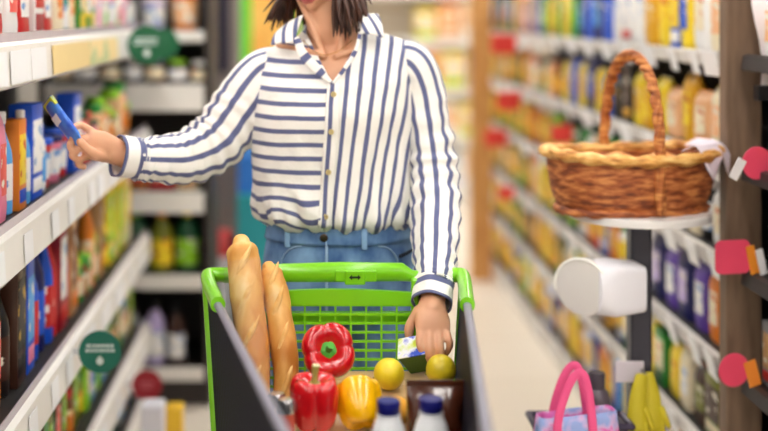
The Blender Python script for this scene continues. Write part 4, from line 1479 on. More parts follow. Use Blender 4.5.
# baguettes
def baguette(label, path, rad, seed, wrapper=False):
    rr = random.Random(seed)
    p0 = Vector(path[0])
    r = thing('baguette', label, 'baguette', tuple(p0))
    n = 70
    pts = [Vector(q) - p0 for q in catmull(path, n)]
    rad_ = []
    for i in range(n):
        t = i / (n - 1)
        e = min(t, 1 - t)
        k = min(1.0, (e / 0.10)) if e < 0.10 else 1.0
        rad_.append(rad * (0.5 + 0.5 * math.sin(k * PI / 2)) * (1 + 0.04 * math.sin(t * 24 + seed)))
    m = MB()
    m.tube(pts, rad_, 26, wob=lambda t, a: 0.003 * noise.noise(Vector((math.cos(a) * 1.5, math.sin(a) * 1.5 + seed, t * 14))))
    crust = two_tone('baguette_crust', (196, 126, 50), (226, 172, 92), 0.5, 16, 0.36, 0.55, bump=0.5, stretch=(1, 1, 0.4), c3=(240, 208, 148))
    m.build('crust', crust, r, angle=180)
    # slanting scores where the crust opened
    m = MB()
    ax = (pts[-1] - pts[0]).normalized()
    side = ax.cross(Vector((0, -1, 0))).normalized()
    front = side.cross(ax).normalized()
    if front.y > 0:
        front = -front
    for q in (0.2, 0.36, 0.52, 0.68, 0.84):
        i = int(q * n)
        sp = []
        for k in range(9):
            s = -1 + k / 4
            off = rad * 0.60 * s
            sp.append(pts[i] + ax * (0.035 * s) + side * off + front * (math.sqrt(max(0, rad * rad - off * off)) - 0.004))
        m.tube(sp, [0.0015 + 0.0055 * (1 - abs(-1 + k / 4) ** 2) for k in range(9)], 8)
    m.build('score', two_tone('baguette_score', (218, 162, 84), (236, 194, 124), 0.7, 30, 0.4, 0.6), r, angle=180)
    if wrapper:
        w, nt, b = principled('wrapper_film')
        tr = nt.nodes.new('ShaderNodeBsdfTransparent')
        mx = nt.nodes.new('ShaderNodeMixShader'); mx.inputs['Fac'].default_value = 0.06
        b.inputs['Base Color'].default_value = (0.9, 0.9, 0.92, 1); b.inputs['Roughness'].default_value = 0.12
        nt.links.new(tr.outputs[0], mx.inputs[1]); nt.links.new(b.outputs[0], mx.inputs[2])
        nt.links.new(mx.outputs[0], nt.nodes['Material Output'].inputs['Surface'])
        m = MB()
        ii = list(range(8, 60))
        m.tube([pts[i] for i in ii], [rad * 1.10] * len(ii), 22, round_caps=False, caps=False,
               wob=lambda t, a: 0.004 * noise.noise(Vector((math.cos(a) * 2.2, math.sin(a) * 2.2, t * 9))) + 0.012 * max(0, -math.cos(a + 0.6)) ** 6)
        m.build('wrapper', w, r, angle=180)


baguette('long baguette leaning on the trolley handle, leftmost and taller of the two', [(-0.095, 2.305, 0.592), (-0.100, 2.335, 0.74), (-0.116, 2.385, 0.90), (-0.131, 2.42, 1.005)], 0.033, 3, True)
baguette('slimmer shorter baguette just right of the taller one', [(-0.029, 2.305, 0.588), (-0.036, 2.34, 0.73), (-0.055, 2.395, 0.88), (-0.075, 2.425, 0.953)], 0.0265, 8)

# two small shakers with silver caps
gls = mat('shaker_glass', (224, 206, 200), 0.1, trans=0.0, coat=0.5)
for lab, u, v, yy, colr in (('small shaker with silver cap and pale contents, beside the baguettes', 277, 397, 2.155, ('pale', (232, 214, 170))),
                            ('small shaker with silver cap and red contents, in front of the pale one', 286.5, 403, 2.10, ('red', (196, 84, 66)))):
    c = P(u, v, yy)
    zz = 0.5715 if c.x < -0.075 - 0.014 else zb1
    hh = c.z + 0.008 - zz
    r = thing('spice_shaker', lab, 'shaker', (c.x, yy, zz))
    m = MB(); m.lathe([(0.0125, 0), (0.0145, 0.002), (0.0148, 0.01), (0.0148, hh - 0.03), (0.012, hh - 0.022)], 24); m.build('jar', mat('shaker_' + colr[0], colr[1], 0.15, noise_amt=0.2, scale=60, coat=0.6), r)
    m = MB(); m.lathe([(0.0152, hh - 0.024), (0.0158, hh - 0.022), (0.0158, hh - 0.006), (0.013, hh - 0.001), (0.004, hh)], 28, mod=lambda a, t: 1 + 0.012 * math.cos(24 * a)); m.build('cap', mat('shaker_cap', (206, 202, 204), 0.25, metal=0.85), r)

# two milk bottles
milk = mat('milk_white', (238, 238, 240), 0.3, noise_amt=0.02, coat=0.3)
navy = mat('cap_navy', (24, 26, 110), 0.35, noise_amt=0.03)
for lab, u, vtop, yy in (('white plastic milk bottle with navy cap, beside the yellow pepper', 388.5, 400, 2.0), ('white plastic milk bottle with navy cap, in front of the brown packet', 431, 398, 1.985)):
    top = P(u, vtop, yy)
    z0 = 0.5715
    hh = top.z - z0
    r = thing('milk_bottle', lab, 'bottle', (top.x, yy, z0))
    m = MB()
    m.lathe([(0.028, 0), (0.0325, 0.004), (0.034, 0.012), (0.034, hh - 0.085), (0.0325, hh - 0.07), (0.026, hh - 0.045), (0.0195, hh - 0.028), (0.0175, hh - 0.024), (0.0175, hh - 0.01)], 32)
    m.build('body', milk, r)
    m = MB(); m.lathe([(0.0188, hh - 0.0215), (0.0192, hh - 0.021), (0.0192, hh - 0.002), (0.0182, hh), (0.01, hh)], 36, mod=lambda a, t: 1 + 0.012 * math.cos(36 * a)); m.build('cap', navy, r)
    m = MB(); m.lathe([(0.0186, hh - 0.0265), (0.0204, hh - 0.0255), (0.0204, hh - 0.0225), (0.0186, hh - 0.022)], 32); m.build('neck_ring', milk, r)
    m = MB(); m.lathe([(0.0342, 0.05), (0.0344, 0.052), (0.0344, hh - 0.098), (0.0342, hh - 0.096)], 32, capped=False); m.build('label_band', lmat('white'), r)

# ------------------------------------------------------------------ the woman
PY = 2.727
skin = two_tone('skin', (214, 158, 124), (226, 172, 138), 0.5, 14, 0.3, 0.7)
skin.node_tree.nodes['Principled BSDF'].inputs['Subsurface Weight'].default_value = 0.12
skin.node_tree.nodes['Principled BSDF'].inputs['Subsurface Radius'].default_value = (0.012, 0.005, 0.003)
lipm = mat('lip_rose', (190, 96, 92), 0.4, noise_amt=0.05)
person = thing('person', 'woman in blue striped white shirt and jeans reaching to the left shelf behind the trolley', 'person', (0.065, PY, 0))
PO = Vector((0.065, PY, 0))


def prof(tab, z):
    """piecewise smooth lookup: tab rows (z, a, b, ...)"""
    if z <= tab[0][0]:
        return tab[0][1:]
    for r0, r1 in zip(tab, tab[1:]):
        if z <= r1[0]:
            t = (z - r0[0]) / (r1[0] - r0[0])
            t = t * t * (3 - 2 * t) * 0.5 + t * 0.5
            return tuple(x + (y - x) * t for x, y in zip(r0[1:], r1[1:]))
    return tab[-1][1:]


# shirt rings: z, half width, half depth, centre x, centre y
SHIRT = [(0.986, 0.150, 0.104, 0.075, 0.0), (0.998, 0.163, 0.116, 0.073, 0.0), (1.004, 0.174, 0.125, 0.071, 0.0), (1.018, 0.179, 0.130, 0.067, 0.0), (1.05, 0.181, 0.128, 0.062, 0.0), (1.10, 0.180, 0.122, 0.060, 0.0),
         (1.18, 0.181, 0.124, 0.058, 0.0), (1.245, 0.183, 0.134, 0.060, 0.0), (1.30, 0.184, 0.124, 0.062, 0.004), (1.335, 0.185, 0.110, 0.063, 0.010), (1.362, 0.180, 0.098, 0.064, 0.014),
         (1.388, 0.164, 0.086, 0.064, 0.018), (1.405, 0.128, 0.075, 0.062, 0.02), (1.418, 0.078, 0.064, 0.060, 0.02), (1.432, 0.066, 0.06, 0.058, 0.02)]


def tilt(p):
    w = sstep(1.1, 1.38, p.z)
    return Vector((p.x, p.y, p.z + 0.085 * (p.x - 0.05) * w))


def plx(z):      # x of the placket
    v = CV + (H - z) * 440
    return ((322 + (232 - v) * 0.066) - CU) / 440.0


ZV = 1.315       # foot of the neckline


def vgap(z):
    return 0.0 if z < ZV else 0.062 * ((z - ZV) / (1.42 - ZV)) ** 0.9


def shirt_torso():
    m = MB()
    NR, NP = 74, 132
    zs = [0.986 + (1.432 - 0.986) * (i / NR) for i in range(NR + 1)]
    rings, coords = [], []
    for z in zs:
        a, b, cx, cy = prof(SHIRT, z)
        xp, g = plx(z), vgap(z)
        pr = math.asin(max(-0.98, min(0.98, (xp + g - cx) / a)))
        pl = math.asin(max(-0.98, min(0.98, (xp - g - cx) / a))) + 2 * PI
        ring, cr = [], []
        for j in range(NP + 1):
            t = j / NP
            ph = pr + (pl - pr) * t
            sx, cs = math.sin(ph), math.cos(ph)
            x = cx + a * sx
            y = cy - b * (abs(cs) ** 0.85) * (1 if cs > 0 else -1)
            # blouse pleats near the hem
            hem = math.exp(-((z - 1.008) / 0.05) ** 2)
            d = hem * 0.0085 * (math.sin(ph * 13 + 1.5 * math.sin(ph * 3)) + 0.6 * math.sin(ph * 29))
            # long soft folds
            d += (0.0055 * noise.noise(Vector((x * 9, y * 9, z * 7))) + 0.0035 * noise.noise(Vector((x * 30 + z * 12, y * 20, z * 11)))) * sstep(1.40, 1.30, z)
            # diagonal drag fold from the bust to the hem on the wearer's left side
            if cs > 0:
                xr = x - cx
                dq = (xr - (0.05 + (1.2 - z) * -0.25 + 0.03)) / 0.016
                d += 0.009 * math.exp(-dq * dq) * sstep(0.97, 1.03, z) * sstep(1.26, 1.14, z)
                d += 0.006 * math.exp(-((xr + 0.03 + (z - 1.02) * 0.9) / 0.014) ** 2) * sstep(0.99, 1.02, z) * sstep(1.12, 1.05, z)
                dq = (xr + 0.085 - (z - 1.0) * 0.4) / 0.02
                d += 0.007 * math.exp(-dq * dq) * sstep(0.96, 1.0, z) * sstep(1.14, 1.04, z)
            x += d * sx
            y -= d * cs
            p = tilt(Vector((x, PY + y, z)))
            ring.append(p - PO)
            # stripe coordinate
            front_l = math.sin(ph) * a + cx < xp or ph > PI * 1.0
            cr.append((ph, z, a, b, cx, xp))
        rings.append(ring); coords.append(cr)

    def uvf(i, j):
        j = min(j, NP)
        ph, z, a, b, cx, xp = coords[i][j]
        if uvf.vert:
            # vertical stripes: arc length from the placket, drifting outwards with height
            rr = (a + b) / 2
            q = a * math.sin(ph) - (xp - cx) if ph < PI / 2 else a - (xp - cx) + (ph - PI / 2) * rr
            d = 1.38 - z
            s = q + d * (0.02 + 0.95 * max(0.0, min(q, 0.30))) + 0.012
        else:
            q = (ph - 2 * PI)
            fold = 0.016 * math.exp(-((z - 1.0) / 0.05) ** 2) * math.sin(q * 7.0 + 0.6)
            sag = 0.008 * math.cos(q * 1.6) * sstep(1.15, 1.35, z) + 0.05 * (a * math.sin(q)) * sstep(1.15, 1.38, z)
            s = z - fold + sag
        return (s, ph)
    o = len(m.v)
    for r_ in rings:
        for p in r_:
            m.v.append(p)
    n = NP + 1
    half = int(NP * 0.5)
    for i in range(NR):
        for j in range(NP):
            uvf.vert = j < half
            m.face((o + i * n + j, o + i * n + j + 1, o + (i + 1) * n + j + 1, o + (i + 1) * n + j), [uvf(i, j), uvf(i, j + 1), uvf(i + 1, j + 1), uvf(i + 1, j)])
    return m, rings


stripe_m = striped('striped_cotton', (244, 241, 236), (98, 103, 142), 0.0307, 0.34)
mt, shirt_rings = shirt_torso()
shirt = mt.build('shirt', stripe_m, person, angle=180, mods=[solidify(0.0018, 1)])

# placket with buttons
m = MB()
rows = []
zz = 1.003
while zz <= ZV + 0.004:
    a, b, cx, cy = prof(SHIRT, zz)
    ring = []
    for k in range(7):
        x = plx(zz) + 0.002 + (-0.015 + 0.005 * k)
        sx = (x - cx) / a
        cs = math.sqrt(max(0, 1 - sx * sx))
        y = cy - b * cs ** 0.85 - 0.0045
        hem = math.exp(-((zz - 1.008) / 0.05) ** 2)
        ph = math.asin(sx)
        d = hem * 0.0085 * (math.sin(ph * 13 + 1.5 * math.sin(ph * 3)) + 0.6 * math.sin(ph * 29)) + 0.0055 * noise.noise(Vector((x * 9, y * 9, zz * 7))) + 0.0035 * noise.noise(Vector((x * 30 + zz * 12, y * 20, zz * 11)))
        ring.append(tilt(Vector((x, PY + y - d * cs, zz))) - PO)
    rows.append(ring)
    zz += 0.008


def pl_uv(i, j):
    return (0.0307 * 0.5 + (-0.0115 + 0.005 * j) * 1.15, i * 0.008)


m.grid(rows, close_u=False, uvf=pl_uv)
m.build('placket', stripe_m, shirt, angle=180, mods=[solidify(0.002, 1)])
bm_ = mat('button_horn', (196, 176, 120), 0.3, noise_amt=0.2, scale=200)
bh = mat('button_hole', (70, 58, 44), 0.6)
for u, v in ((331.5, 92), (328.5, 125), (326.0, 165), (323.5, 206)):
    z = H - (v - CV) / 440.0
    i = min(range(len(rows)), key=lambda q: abs((rows[q][3] + PO).z - z))
    c = rows[i][3] + Vector((0, -0.0035, 0))
    m = MB(); M = frame_M(c, (0, -1, 0.05))
    m.lathe([(0.0058, -0.001), (0.0062, 0.0), (0.0062, 0.0014), (0.005, 0.002), (0.0042, 0.0014), (0.001, 0.0014)], 20, M)
    bt = m.build('button', bm_, shirt)
    m = MB()
    for dx in (-0.0015, 0.0015):
        for dz in (-0.0015, 0.0015):
            m.lathe([(0.0007, 0.0008), (0.0007, 0.0019)], 8, M @ Matrix.Translation((dx, dz, 0)))
    m.build('button_holes', bh, bt)

# collar: stand at the back and two leaves, plus the turned facing along the neckline
def collar_pt(ph, z, g=0.0):
    a, b, cx, cy = prof(SHIRT, z)
    sx, cs = math.sin(ph), math.cos(ph)
    return tilt(Vector((cx + (a + g) * sx, PY + cy - (b + g) * cs, z)))


m = MB()
rows = []
for i in range(6):
    t = i / 5
    ring = []
    for j in range(41):
        ph = R(62) + (R(298) - R(62)) * j / 40
        base = collar_pt(ph, 1.425)
        g = -0.004 + 0.0 * t
        ring.append(base + Vector((math.sin(ph) * (g - 0.004 * t), -math.cos(ph) * (g - 0.004 * t), 0.020 * t)) - PO)
    rows.append(ring)
m.grid(rows, close_u=False, uvf=lambda i, j: (j * 0.012, i * 0.01))
m.build('collar_stand', stripe_m, shirt, angle=180, mods=[solidify(0.002, 0)])


def leaf(pts_px, name, su):
    """collar leaf from four pixel corners with depths, bulged a little"""
    a, b, c, d = [P(u, v, y) for u, v, y in pts_px]
    m = MB(); rows = []
    nrm = (b - a).cross(d - a).normalized()
    if nrm.y > 0:
        nrm = -nrm
    for i in range(9):
        ring = []
        for j in range(9):
            s, t = i / 8, j / 8
            p = a.lerp(b, s).lerp(d.lerp(c, s), t)
            ring.append(p + nrm * (0.006 * math.sin(PI * s) * (0.4 + 0.6 * t) + 0.003 * math.sin(PI * t)) - PO)
        rows.append(ring)
    m.grid(rows, close_u=False, uvf=lambda i, j: ((i * su[0] + j * su[1]), j))
    return m.build(name, stripe_m, shirt, angle=180, mods=[solidify(0.0025, 0)])


# viewer-left leaf, viewer-right leaf
leaf([(303, 15, 2.665), (295, 43, 2.632), (271, 45, 2.652), (281, 28, 2.70)], 'collar_leaf', (0.002, 0.0085))
leaf([(360, 33, 2.630), (363, 15, 2.672), (378, 14, 2.70), (384, 38, 2.642)], 'collar_leaf', (0.004, 0.007))
# facings that turn out at the neckline
for path, w in (([(297, 38, 2.634), (303, 54, 2.622), (318, 70, 2.612), (331, 82, 2.604)], [(0.002, 0.006), (0.0025, 0.011), (0.0025, 0.010), (0.002, 0.004)]),
                ([(360, 33, 2.632), (356, 50, 2.622), (345, 68, 2.611), (333, 83, 2.604)], [(0.002, 0.004), (0.002, 0.0045), (0.002, 0.0045), (0.002, 0.003)])):
    pts = [P(*q) - PO for q in path]
    pp = catmull([tuple(p) for p in pts], 22)
    ww = catmull([tuple(q) for q in w], 22)
    m = MB()
    m.tube(pp, [tuple(q) for q in ww], 16, ref=(0, 1, 0.0), uvf=lambda i, j: (0.02 + i * 0.0045, j))
    m.build('collar_facing', stripe_m, shirt, angle=180)


# sleeves
def sleeve(path_px, radii, cuff_px, cuff_r, seed, spin, wr=1.0, nstr=10):
    pts = [P(u, v, y) - PO for u, v, y in path_px]
    n = 90
    pp = [Vector(q) for q in catmull([tuple(p) for p in pts], n)]
    rr = [q[0] for q in catmull([(r,) for r in radii], n)]
    m = MB()
    segs = 64

    def wob(t, a):
        k = 0.004 * noise.noise(Vector((math.cos(a) * 1.6, math.sin(a) * 1.6 + seed, t * 9)))
        # bunched creases at the elbow and above the cuff
        el = math.exp(-((t - 0.52) / 0.2) ** 2)
        cu = sstep(0.55, 0.95, t)
        k += 0.0078 * wr * (0.7 * el + cu * 0.9) * noise.noise(Vector((math.cos(a) * 0.9, math.sin(a) * 0.9 + seed * 3, t * 34)))
        k += 0.0034 * wr * el * math.sin(t * 95 + 1.2 * math.sin(a * 2 + seed))
        return k
    rbar = sum(rr) / n
    m.tube(pp, rr, segs, round_caps=False, caps=False, wob=wob, ref=(0, -1, 0.2), uvf=lambda i, j: (2 * PI * j / segs * nstr * 0.0307 / (2 * PI) + spin, i * 0.005))
    s = m.build('sleeve', stripe_m, shirt, angle=180, mods=[solidify(0.0018, -1)])
    cp = [P(u, v, y) - PO for u, v, y in cuff_px]
    cc = [Vector(q) for q in catmull([tuple(p) for p in cp], 14)]
    ln = (cp[-1] - cp[0]).length
    m = MB()
    m.tube(cc, [cuff_r[0] + (cuff_r[1] - cuff_r[0]) * i / 13 for i in range(14)], 48, round_caps=False, caps=False, ref=(0, -1, 0.2),
           wob=lambda t, a: 0.0015 * math.sin(a * 2 + seed) + 0.0012 * math.sin(a * 5), uvf=lambda i, j: (0.0307 * (0.5 + 1.25 * (i / 13 - 0.5) * 1.2 + 0.33), j))
    m.build('cuff', stripe_m, s, angle=180, mods=[solidify(0.0035, -1)])
    return s


SLL = [(284, 66, 2.74), (264, 77, 2.74), (242, 108, 2.735), (216, 142, 2.715), (183, 158, 2.68), (152, 159.5, 2.637), (135, 159, 2.617)]
sleeve(SLL, [0.046, 0.063, 0.070, 0.067, 0.058, 0.050, 0.045], [(141, 159, 2.625), (129, 157.5, 2.61), (117, 156, 2.596)], (0.0455, 0.047), 1.0, 0.006, 1.0)
SLR = [(390, 62, 2.74), (408, 66, 2.74), (421, 92, 2.735), (428, 130, 2.715), (433, 170, 2.69), (436, 205, 2.63), (435, 245, 2.55), (434, 276, 2.485), (433.5, 287, 2.463)]
sleeve(SLR, [0.044, 0.060, 0.056, 0.053, 0.054, 0.055, 0.049, 0.041, 0.039], [(433.5, 283, 2.47), (433, 294, 2.45), (432, 304, 2.432)], (0.0405, 0.0405), 5.0, 0.011, 1.15)

# ---- body: separate closed shells fused into one continuous skin
B = MB()
Yc = PY
# torso
rings = []
BT = [(0.86, 0.150, 0.100, 0.072, 0.0), (0.95, 0.140, 0.092, 0.072, 0.0), (1.05, 0.128, 0.085, 0.066, 0.0), (1.18, 0.142, 0.098, 0.06, 0.0), (1.26, 0.155, 0.108, 0.06, 0.0),
      (1.32, 0.160, 0.098, 0.062, 0.006), (1.36, 0.152, 0.086, 0.063, 0.012), (1.385, 0.122, 0.074, 0.063, 0.018), (1.402, 0.088, 0.064, 0.06, 0.02), (1.42, 0.058, 0.054, 0.058, 0.02)]
for i in range(41):
    z = 0.86 + 0.56 * i / 40
    a, b, cx, cy = prof(BT, z)
    rings.append([tilt(Vector((cx + a * math.sin(2 * PI * j / 48), Yc + cy - b * math.cos(2 * PI * j / 48), z))) for j in range(48)])
o = B.grid(rings); B.cap(o, 48, True); B.cap(o + 40 * 48, 48)
# collar bones
for s in (-1, 1):
    B.tube([P(330 + s * 6, 56, 2.655), P(330 + s * 26, 50, 2.662), P(330 + s * 52, 45, 2.70)], [0.0075, 0.007, 0.006], 10)
# neck
B.tube([P(334, 62, 2.745), P(333, 45, 2.735), P(330, 25, 2.72), P(326, 0, 2.715), P(324, -20, 2.715)], [0.060, 0.056, 0.0535, 0.053, 0.053], 28)
for s in (-1, 1):
    B.tube([P(331 + s * 7, 57, 2.662), P(329 + s * 15, 30, 2.675), P(325 + s * 26, -4, 2.71)], [0.008, 0.0095, 0.01], 10)
# head
HC = P(319, -37, 2.705)
HM = Matrix.Translation(HC) @ Euler((R(7), R(-4), R(-34)), 'XYZ').to_matrix().to_4x4()


def head_pt(th, ph):
    """th: azimuth, 0 = face; ph: latitude"""
    x, y, z = math.sin(th) * math.cos(ph), -math.cos(th) * math.cos(ph), math.sin(ph)
    p = Vector((x * 0.074, y * 0.093, z * 0.112))
    if z < 0:
        t = -z
        p.x *= 1 - 0.34 * t ** 1.4
        if y < 0:
            p.y -= 0.012 * t ** 2 * (1 - abs(x)) 
        else:
            p.y *= 1 - 0.45 * t
    if y > 0:
        p.y *= 1.04

    def g(ax, az, sx, sz):
        return math.exp(-((th - ax) / sx) ** 2 - ((ph - az) / sz) ** 2)
    f = Vector((0, -1, 0))
    d = 0.0
    d += 0.020 * g(0, R(-17), 0.13, 0.10)       # nose tip
    d += 0.012 * g(0, R(0), 0.11, 0.20)         # nose bridge
    d += 0.006 * (g(0.13, R(-20), 0.09, 0.07) + g(-0.13, R(-20), 0.09, 0.07))
    d -= 0.011 * (g(0.40, R(2), 0.22, 0.14) + g(-0.40, R(2), 0.22, 0.14))   # eye sockets
    d += 0.004 * (g(0.4, R(15), 0.32, 0.1) + g(-0.4, R(15), 0.32, 0.1))     # brow
    d += 0.005 * (g(0.62, R(-14), 0.3, 0.2) + g(-0.62, R(-14), 0.3, 0.2))   # cheeks
    d += 0.0075 * g(0, R(-33), 0.27, 0.045)     # upper lip
    d += 0.0078 * g(0, R(-42), 0.24, 0.05)      # lower lip
    d -= 0.004 * g(0, R(-37.5), 0.3, 0.02)
    d -= 0.004 * g(0, R(-50), 0.26, 0.05)
    d += 0.009 * g(0, R(-62), 0.36, 0.13)       # chin
    return p + f * d


rings = []
NL, NA = 96, 112
for i in range(1, NL):
    ph = -PI / 2 + PI * i / NL
    rings.append([HM @ head_pt(((2 * PI * j / NA + PI) % (2 * PI)) - PI, ph) for j in range(NA)])
o = B.grid(rings); B.cap(o, NA, True); B.cap(o + (NL - 2) * NA, NA)
for s in (-1, 1):   # ears
    c = Vector((s * 0.074, 0.012, -0.008))
    B.tube([HM @ (c + Vector((0, 0.004, 0.028))), HM @ (c + Vector((s * 0.006, 0.008, 0.008))), HM @ (c + Vector((s * 0.003, 0.0, -0.022)))], [(0.006, 0.012), (0.008, 0.016), (0.006, 0.009)], 12)
# arms under the sleeves
B.tube([P(284, 76, 2.74), P(250, 95, 2.735), P(206, 142, 2.71), P(160, 157, 2.65), P(130, 157, 2.612), P(112, 152, 2.59)], [0.036, 0.040, 0.036, 0.033, 0.027, 0.0255], 20)
B.tube([P(392, 78, 2.74), P(418, 98, 2.735), P(433, 170, 2.69), P(436, 215, 2.61), P(434, 285, 2.468), P(432, 310, 2.42)], [0.036, 0.038, 0.036, 0.034, 0.0265, 0.0255], 20)


def hand_chain(px, r0, r1):
    pts = [P(*q) for q in px]
    n = 14
    pp = [Vector(q) for q in catmull([tuple(p) for p in pts], n)]
    m_ = []
    for i in range(n):
        t = i / (n - 1)
        k = r0 + (r1 - r0) * t
        k *= 1 + 0.07 * math.cos(t * 4 * PI)       # knuckle swellings
        m_.append(k)
    B.tube(pp, m_, 14)


# her left hand (viewer's right) over the trolley, fingers round the packet
def palm(rows):
    """rows: (u, v, y, half width, half thickness), loft from the wrist to the knuckles"""
    pts = [P(r[0], r[1], r[2]) for r in rows]
    n = 16
    pp = catmull([tuple(p) for p in pts], n)
    rr = catmull([(r[3], r[4]) for r in rows], n)
    return [Vector(p) for p in pp], [tuple(r) for r in rr]


pp, rr = palm([(432, 303, 2.43, 0.027, 0.019), (432, 313, 2.413, 0.032, 0.019), (432.5, 322, 2.40, 0.036, 0.017), (433, 331, 2.39, 0.035, 0.0125)])
B.tube(pp, rr, 20, ref=(1, 0, 0))
hand_chain([(420.5, 329, 2.395), (419.5, 342, 2.372), (423, 352, 2.366), (427, 357, 2.376)], 0.0088, 0.0070)
hand_chain([(429, 331, 2.388), (429.5, 346, 2.362), (431, 359, 2.360), (430, 367, 2.372)], 0.0092, 0.0073)
hand_chain([(437.5, 331, 2.388), (440, 345, 2.364), (440, 357, 2.364), (436, 364, 2.376)], 0.0089, 0.0071)
hand_chain([(445, 328, 2.393), (449, 339, 2.374), (449, 349, 2.374), (444, 355, 2.383)], 0.0078, 0.0063)
hand_chain([(419, 311, 2.422), (411, 323, 2.420), (409, 335, 2.420), (413, 346, 2.417)], 0.0118, 0.0080)
# her right hand (viewer's left) pinching the blue packet
pp, rr = palm([(119, 153, 2.598, 0.0215, 0.027), (109, 149, 2.585, 0.023, 0.031), (99, 146, 2.57, 0.020, 0.034), (90, 143.5, 2.559, 0.0145, 0.032)])
B.tube(pp, rr, 20, ref=(0, -1, 0))
hand_chain([(91, 131, 2.562), (80, 125, 2.548), (73, 130, 2.538), (73, 138, 2.533)], 0.0088, 0.0069)
hand_chain([(89, 139, 2.556), (75, 139, 2.541), (70, 147, 2.536), (76, 152, 2.541)], 0.0090, 0.0071)
hand_chain([(89, 147.5, 2.556), (76, 149.5, 2.543), (72, 156.5, 2.541), (79, 160, 2.549)], 0.0086, 0.0068)
hand_chain([(91, 155.5, 2.562), (81, 159.5, 2.553), (78, 165, 2.552), (84, 167, 2.560)], 0.0076, 0.0062)
hand_chain([(104, 156, 2.572), (97, 155.5, 2.544), (88, 149.5, 2.523), (80.5, 142, 2.517)], 0.0138, 0.0088)
# legs and feet under the jeans
for s in (-1, 1):
    hx = 0.072 + s * 0.082
    B.tube([(hx, Yc, 0.90), (hx, Yc, 0.80), (hx, Yc + 0.0, 0.50), (hx + s * 0.005, Yc + 0.02, 0.30), (hx + s * 0.008, Yc + 0.03, 0.085)], [0.075, 0.073, 0.052, 0.046, 0.034], 20)
    B.tube([(hx + s * 0.008, Yc + 0.05, 0.05), (hx + s * 0.014, Yc - 0.05, 0.045), (hx + s * 0.022, Yc - 0.13, 0.032)], [(0.033, 0.034), (0.028, 0.036), (0.019, 0.034)], 16, ref=(0, 0, 1))


def fuse(mb, name, voxel, smooth_it, mats):
    ob = mb.build(name, mats, None)
    md = ob.modifiers.new('remesh', 'REMESH')
    md.mode = 'VOXEL'
    md.voxel_size = voxel
    md.use_smooth_shade = True
    ms = ob.modifiers.new('smooth', 'SMOOTH')
    ms.factor = 0.5
    ms.iterations = smooth_it
    dg = bpy.context.evaluated_depsgraph_get()
    me = bpy.data.meshes.new_from_object(ob.evaluated_get(dg))
    ob.modifiers.clear()
    old = ob.data
    ob.data = me
    bpy.data.meshes.remove(old)
    me.name = name
    if not me.materials:
        for q in mats:
            me.materials.append(q)
    for p in me.polygons:
        p.use_smooth = True
        p.material_index = 0
    for v in me.vertices:
        v.co -= PO
    ob.parent = person
    return ob


body = fuse(B, 'body', 0.0029, 4, [skin, lipm])
HI = (Matrix.Translation(-PO) @ HM).inverted()
for p in body.data.polygons:
    c = HI @ p.center
    if c.y < -0.06 and c.length < 0.16:
        az = math.atan2(c.x, -c.y)
        la = math.asin(c.z / max(1e-6, Vector((c.x / 0.074 * 0.093, c.y, c.z / 0.112 * 0.093)).length) / 0.112 * 0.093)
        if R(-47) < la < R(-29) and abs(az) < 0.32 * (1 - ((la + R(38)) / R(10)) ** 2) ** 0.5 if abs(la + R(38)) < R(10) else False:
            p.material_index = 1
# eyes, brows
for s in (-1, 1):
    c = HM @ Vector((s * 0.031, -0.0695, 0.002)) - PO
    m = MB(); m.lathe([(0.0002, -0.0115)] + [(0.0115 * math.sin(PI * k / 12), -0.0115 * math.cos(PI * k / 12)) for k in range(1, 12)] + [(0.0002, 0.0115)], 24, Matrix.Translation(c))
    e = m.build('eye', mat('eye_white', (236, 232, 228), 0.15), person)
    m = MB(); f = (HM.to_3x3() @ Vector((s * 0.05, -1, -0.12))).normalized()
    m.lathe([(0.0055, 0.0098), (0.005, 0.0108), (0.001, 0.0118)], 20, frame_M(c, f, (0, 0, 1)))
    m.build('iris', mat('iris_brown', (70, 40, 24), 0.15), e)
    m = MB()
    m.tube([HM @ Vector((s * x, y, z)) - PO for x, y, z in ((0.012, -0.0945, 0.0235), (0.03, -0.0925, 0.029), (0.05, -0.079, 0.024))], [(0.0015, 0.003), (0.0016, 0.0032), (0.001, 0.001)], 8)
    m.build('eyebrow', mat('brow_brown', (60, 38, 30), 0.7), person)

# hair: a cap over the skull and locks down to the shoulders
hairm = two_tone('hair_brown', (44, 24, 18), (92, 54, 38), 0.38, 30, 0.35, 0.7, stretch=(1, 1, 0.12))
m = MB()
rings = []
for i in range(30):
    ph = R(90) - R(150) * i / 29
    ring = []
    for j in range(64):
        th = ((2 * PI * j / 64 + PI) % (2 * PI)) - PI
        # hairline: open over the face
        lim = R(38) if abs(th) < 1.05 else (R(38) - (abs(th) - 1.05) / 0.45 * R(85) if abs(th) < 1.5 else R(-60))
        p_ = max(ph, lim)
        q = head_pt(th if abs(th) > 0.6 else math.copysign(0.6, th), p_) if p_ < R(80) else head_pt(th, p_)
        q = head_pt(th, p_)
        k = 1.10 + 0.02 * noise.noise(Vector((th * 4, p_ * 3, 0))) if p_ > lim + 0.02 or ph >= lim else 1.04
        ring.append(HM @ (q * k) - PO)
    rings.append(ring)
m.grid(rings)
rr = random.Random(5)


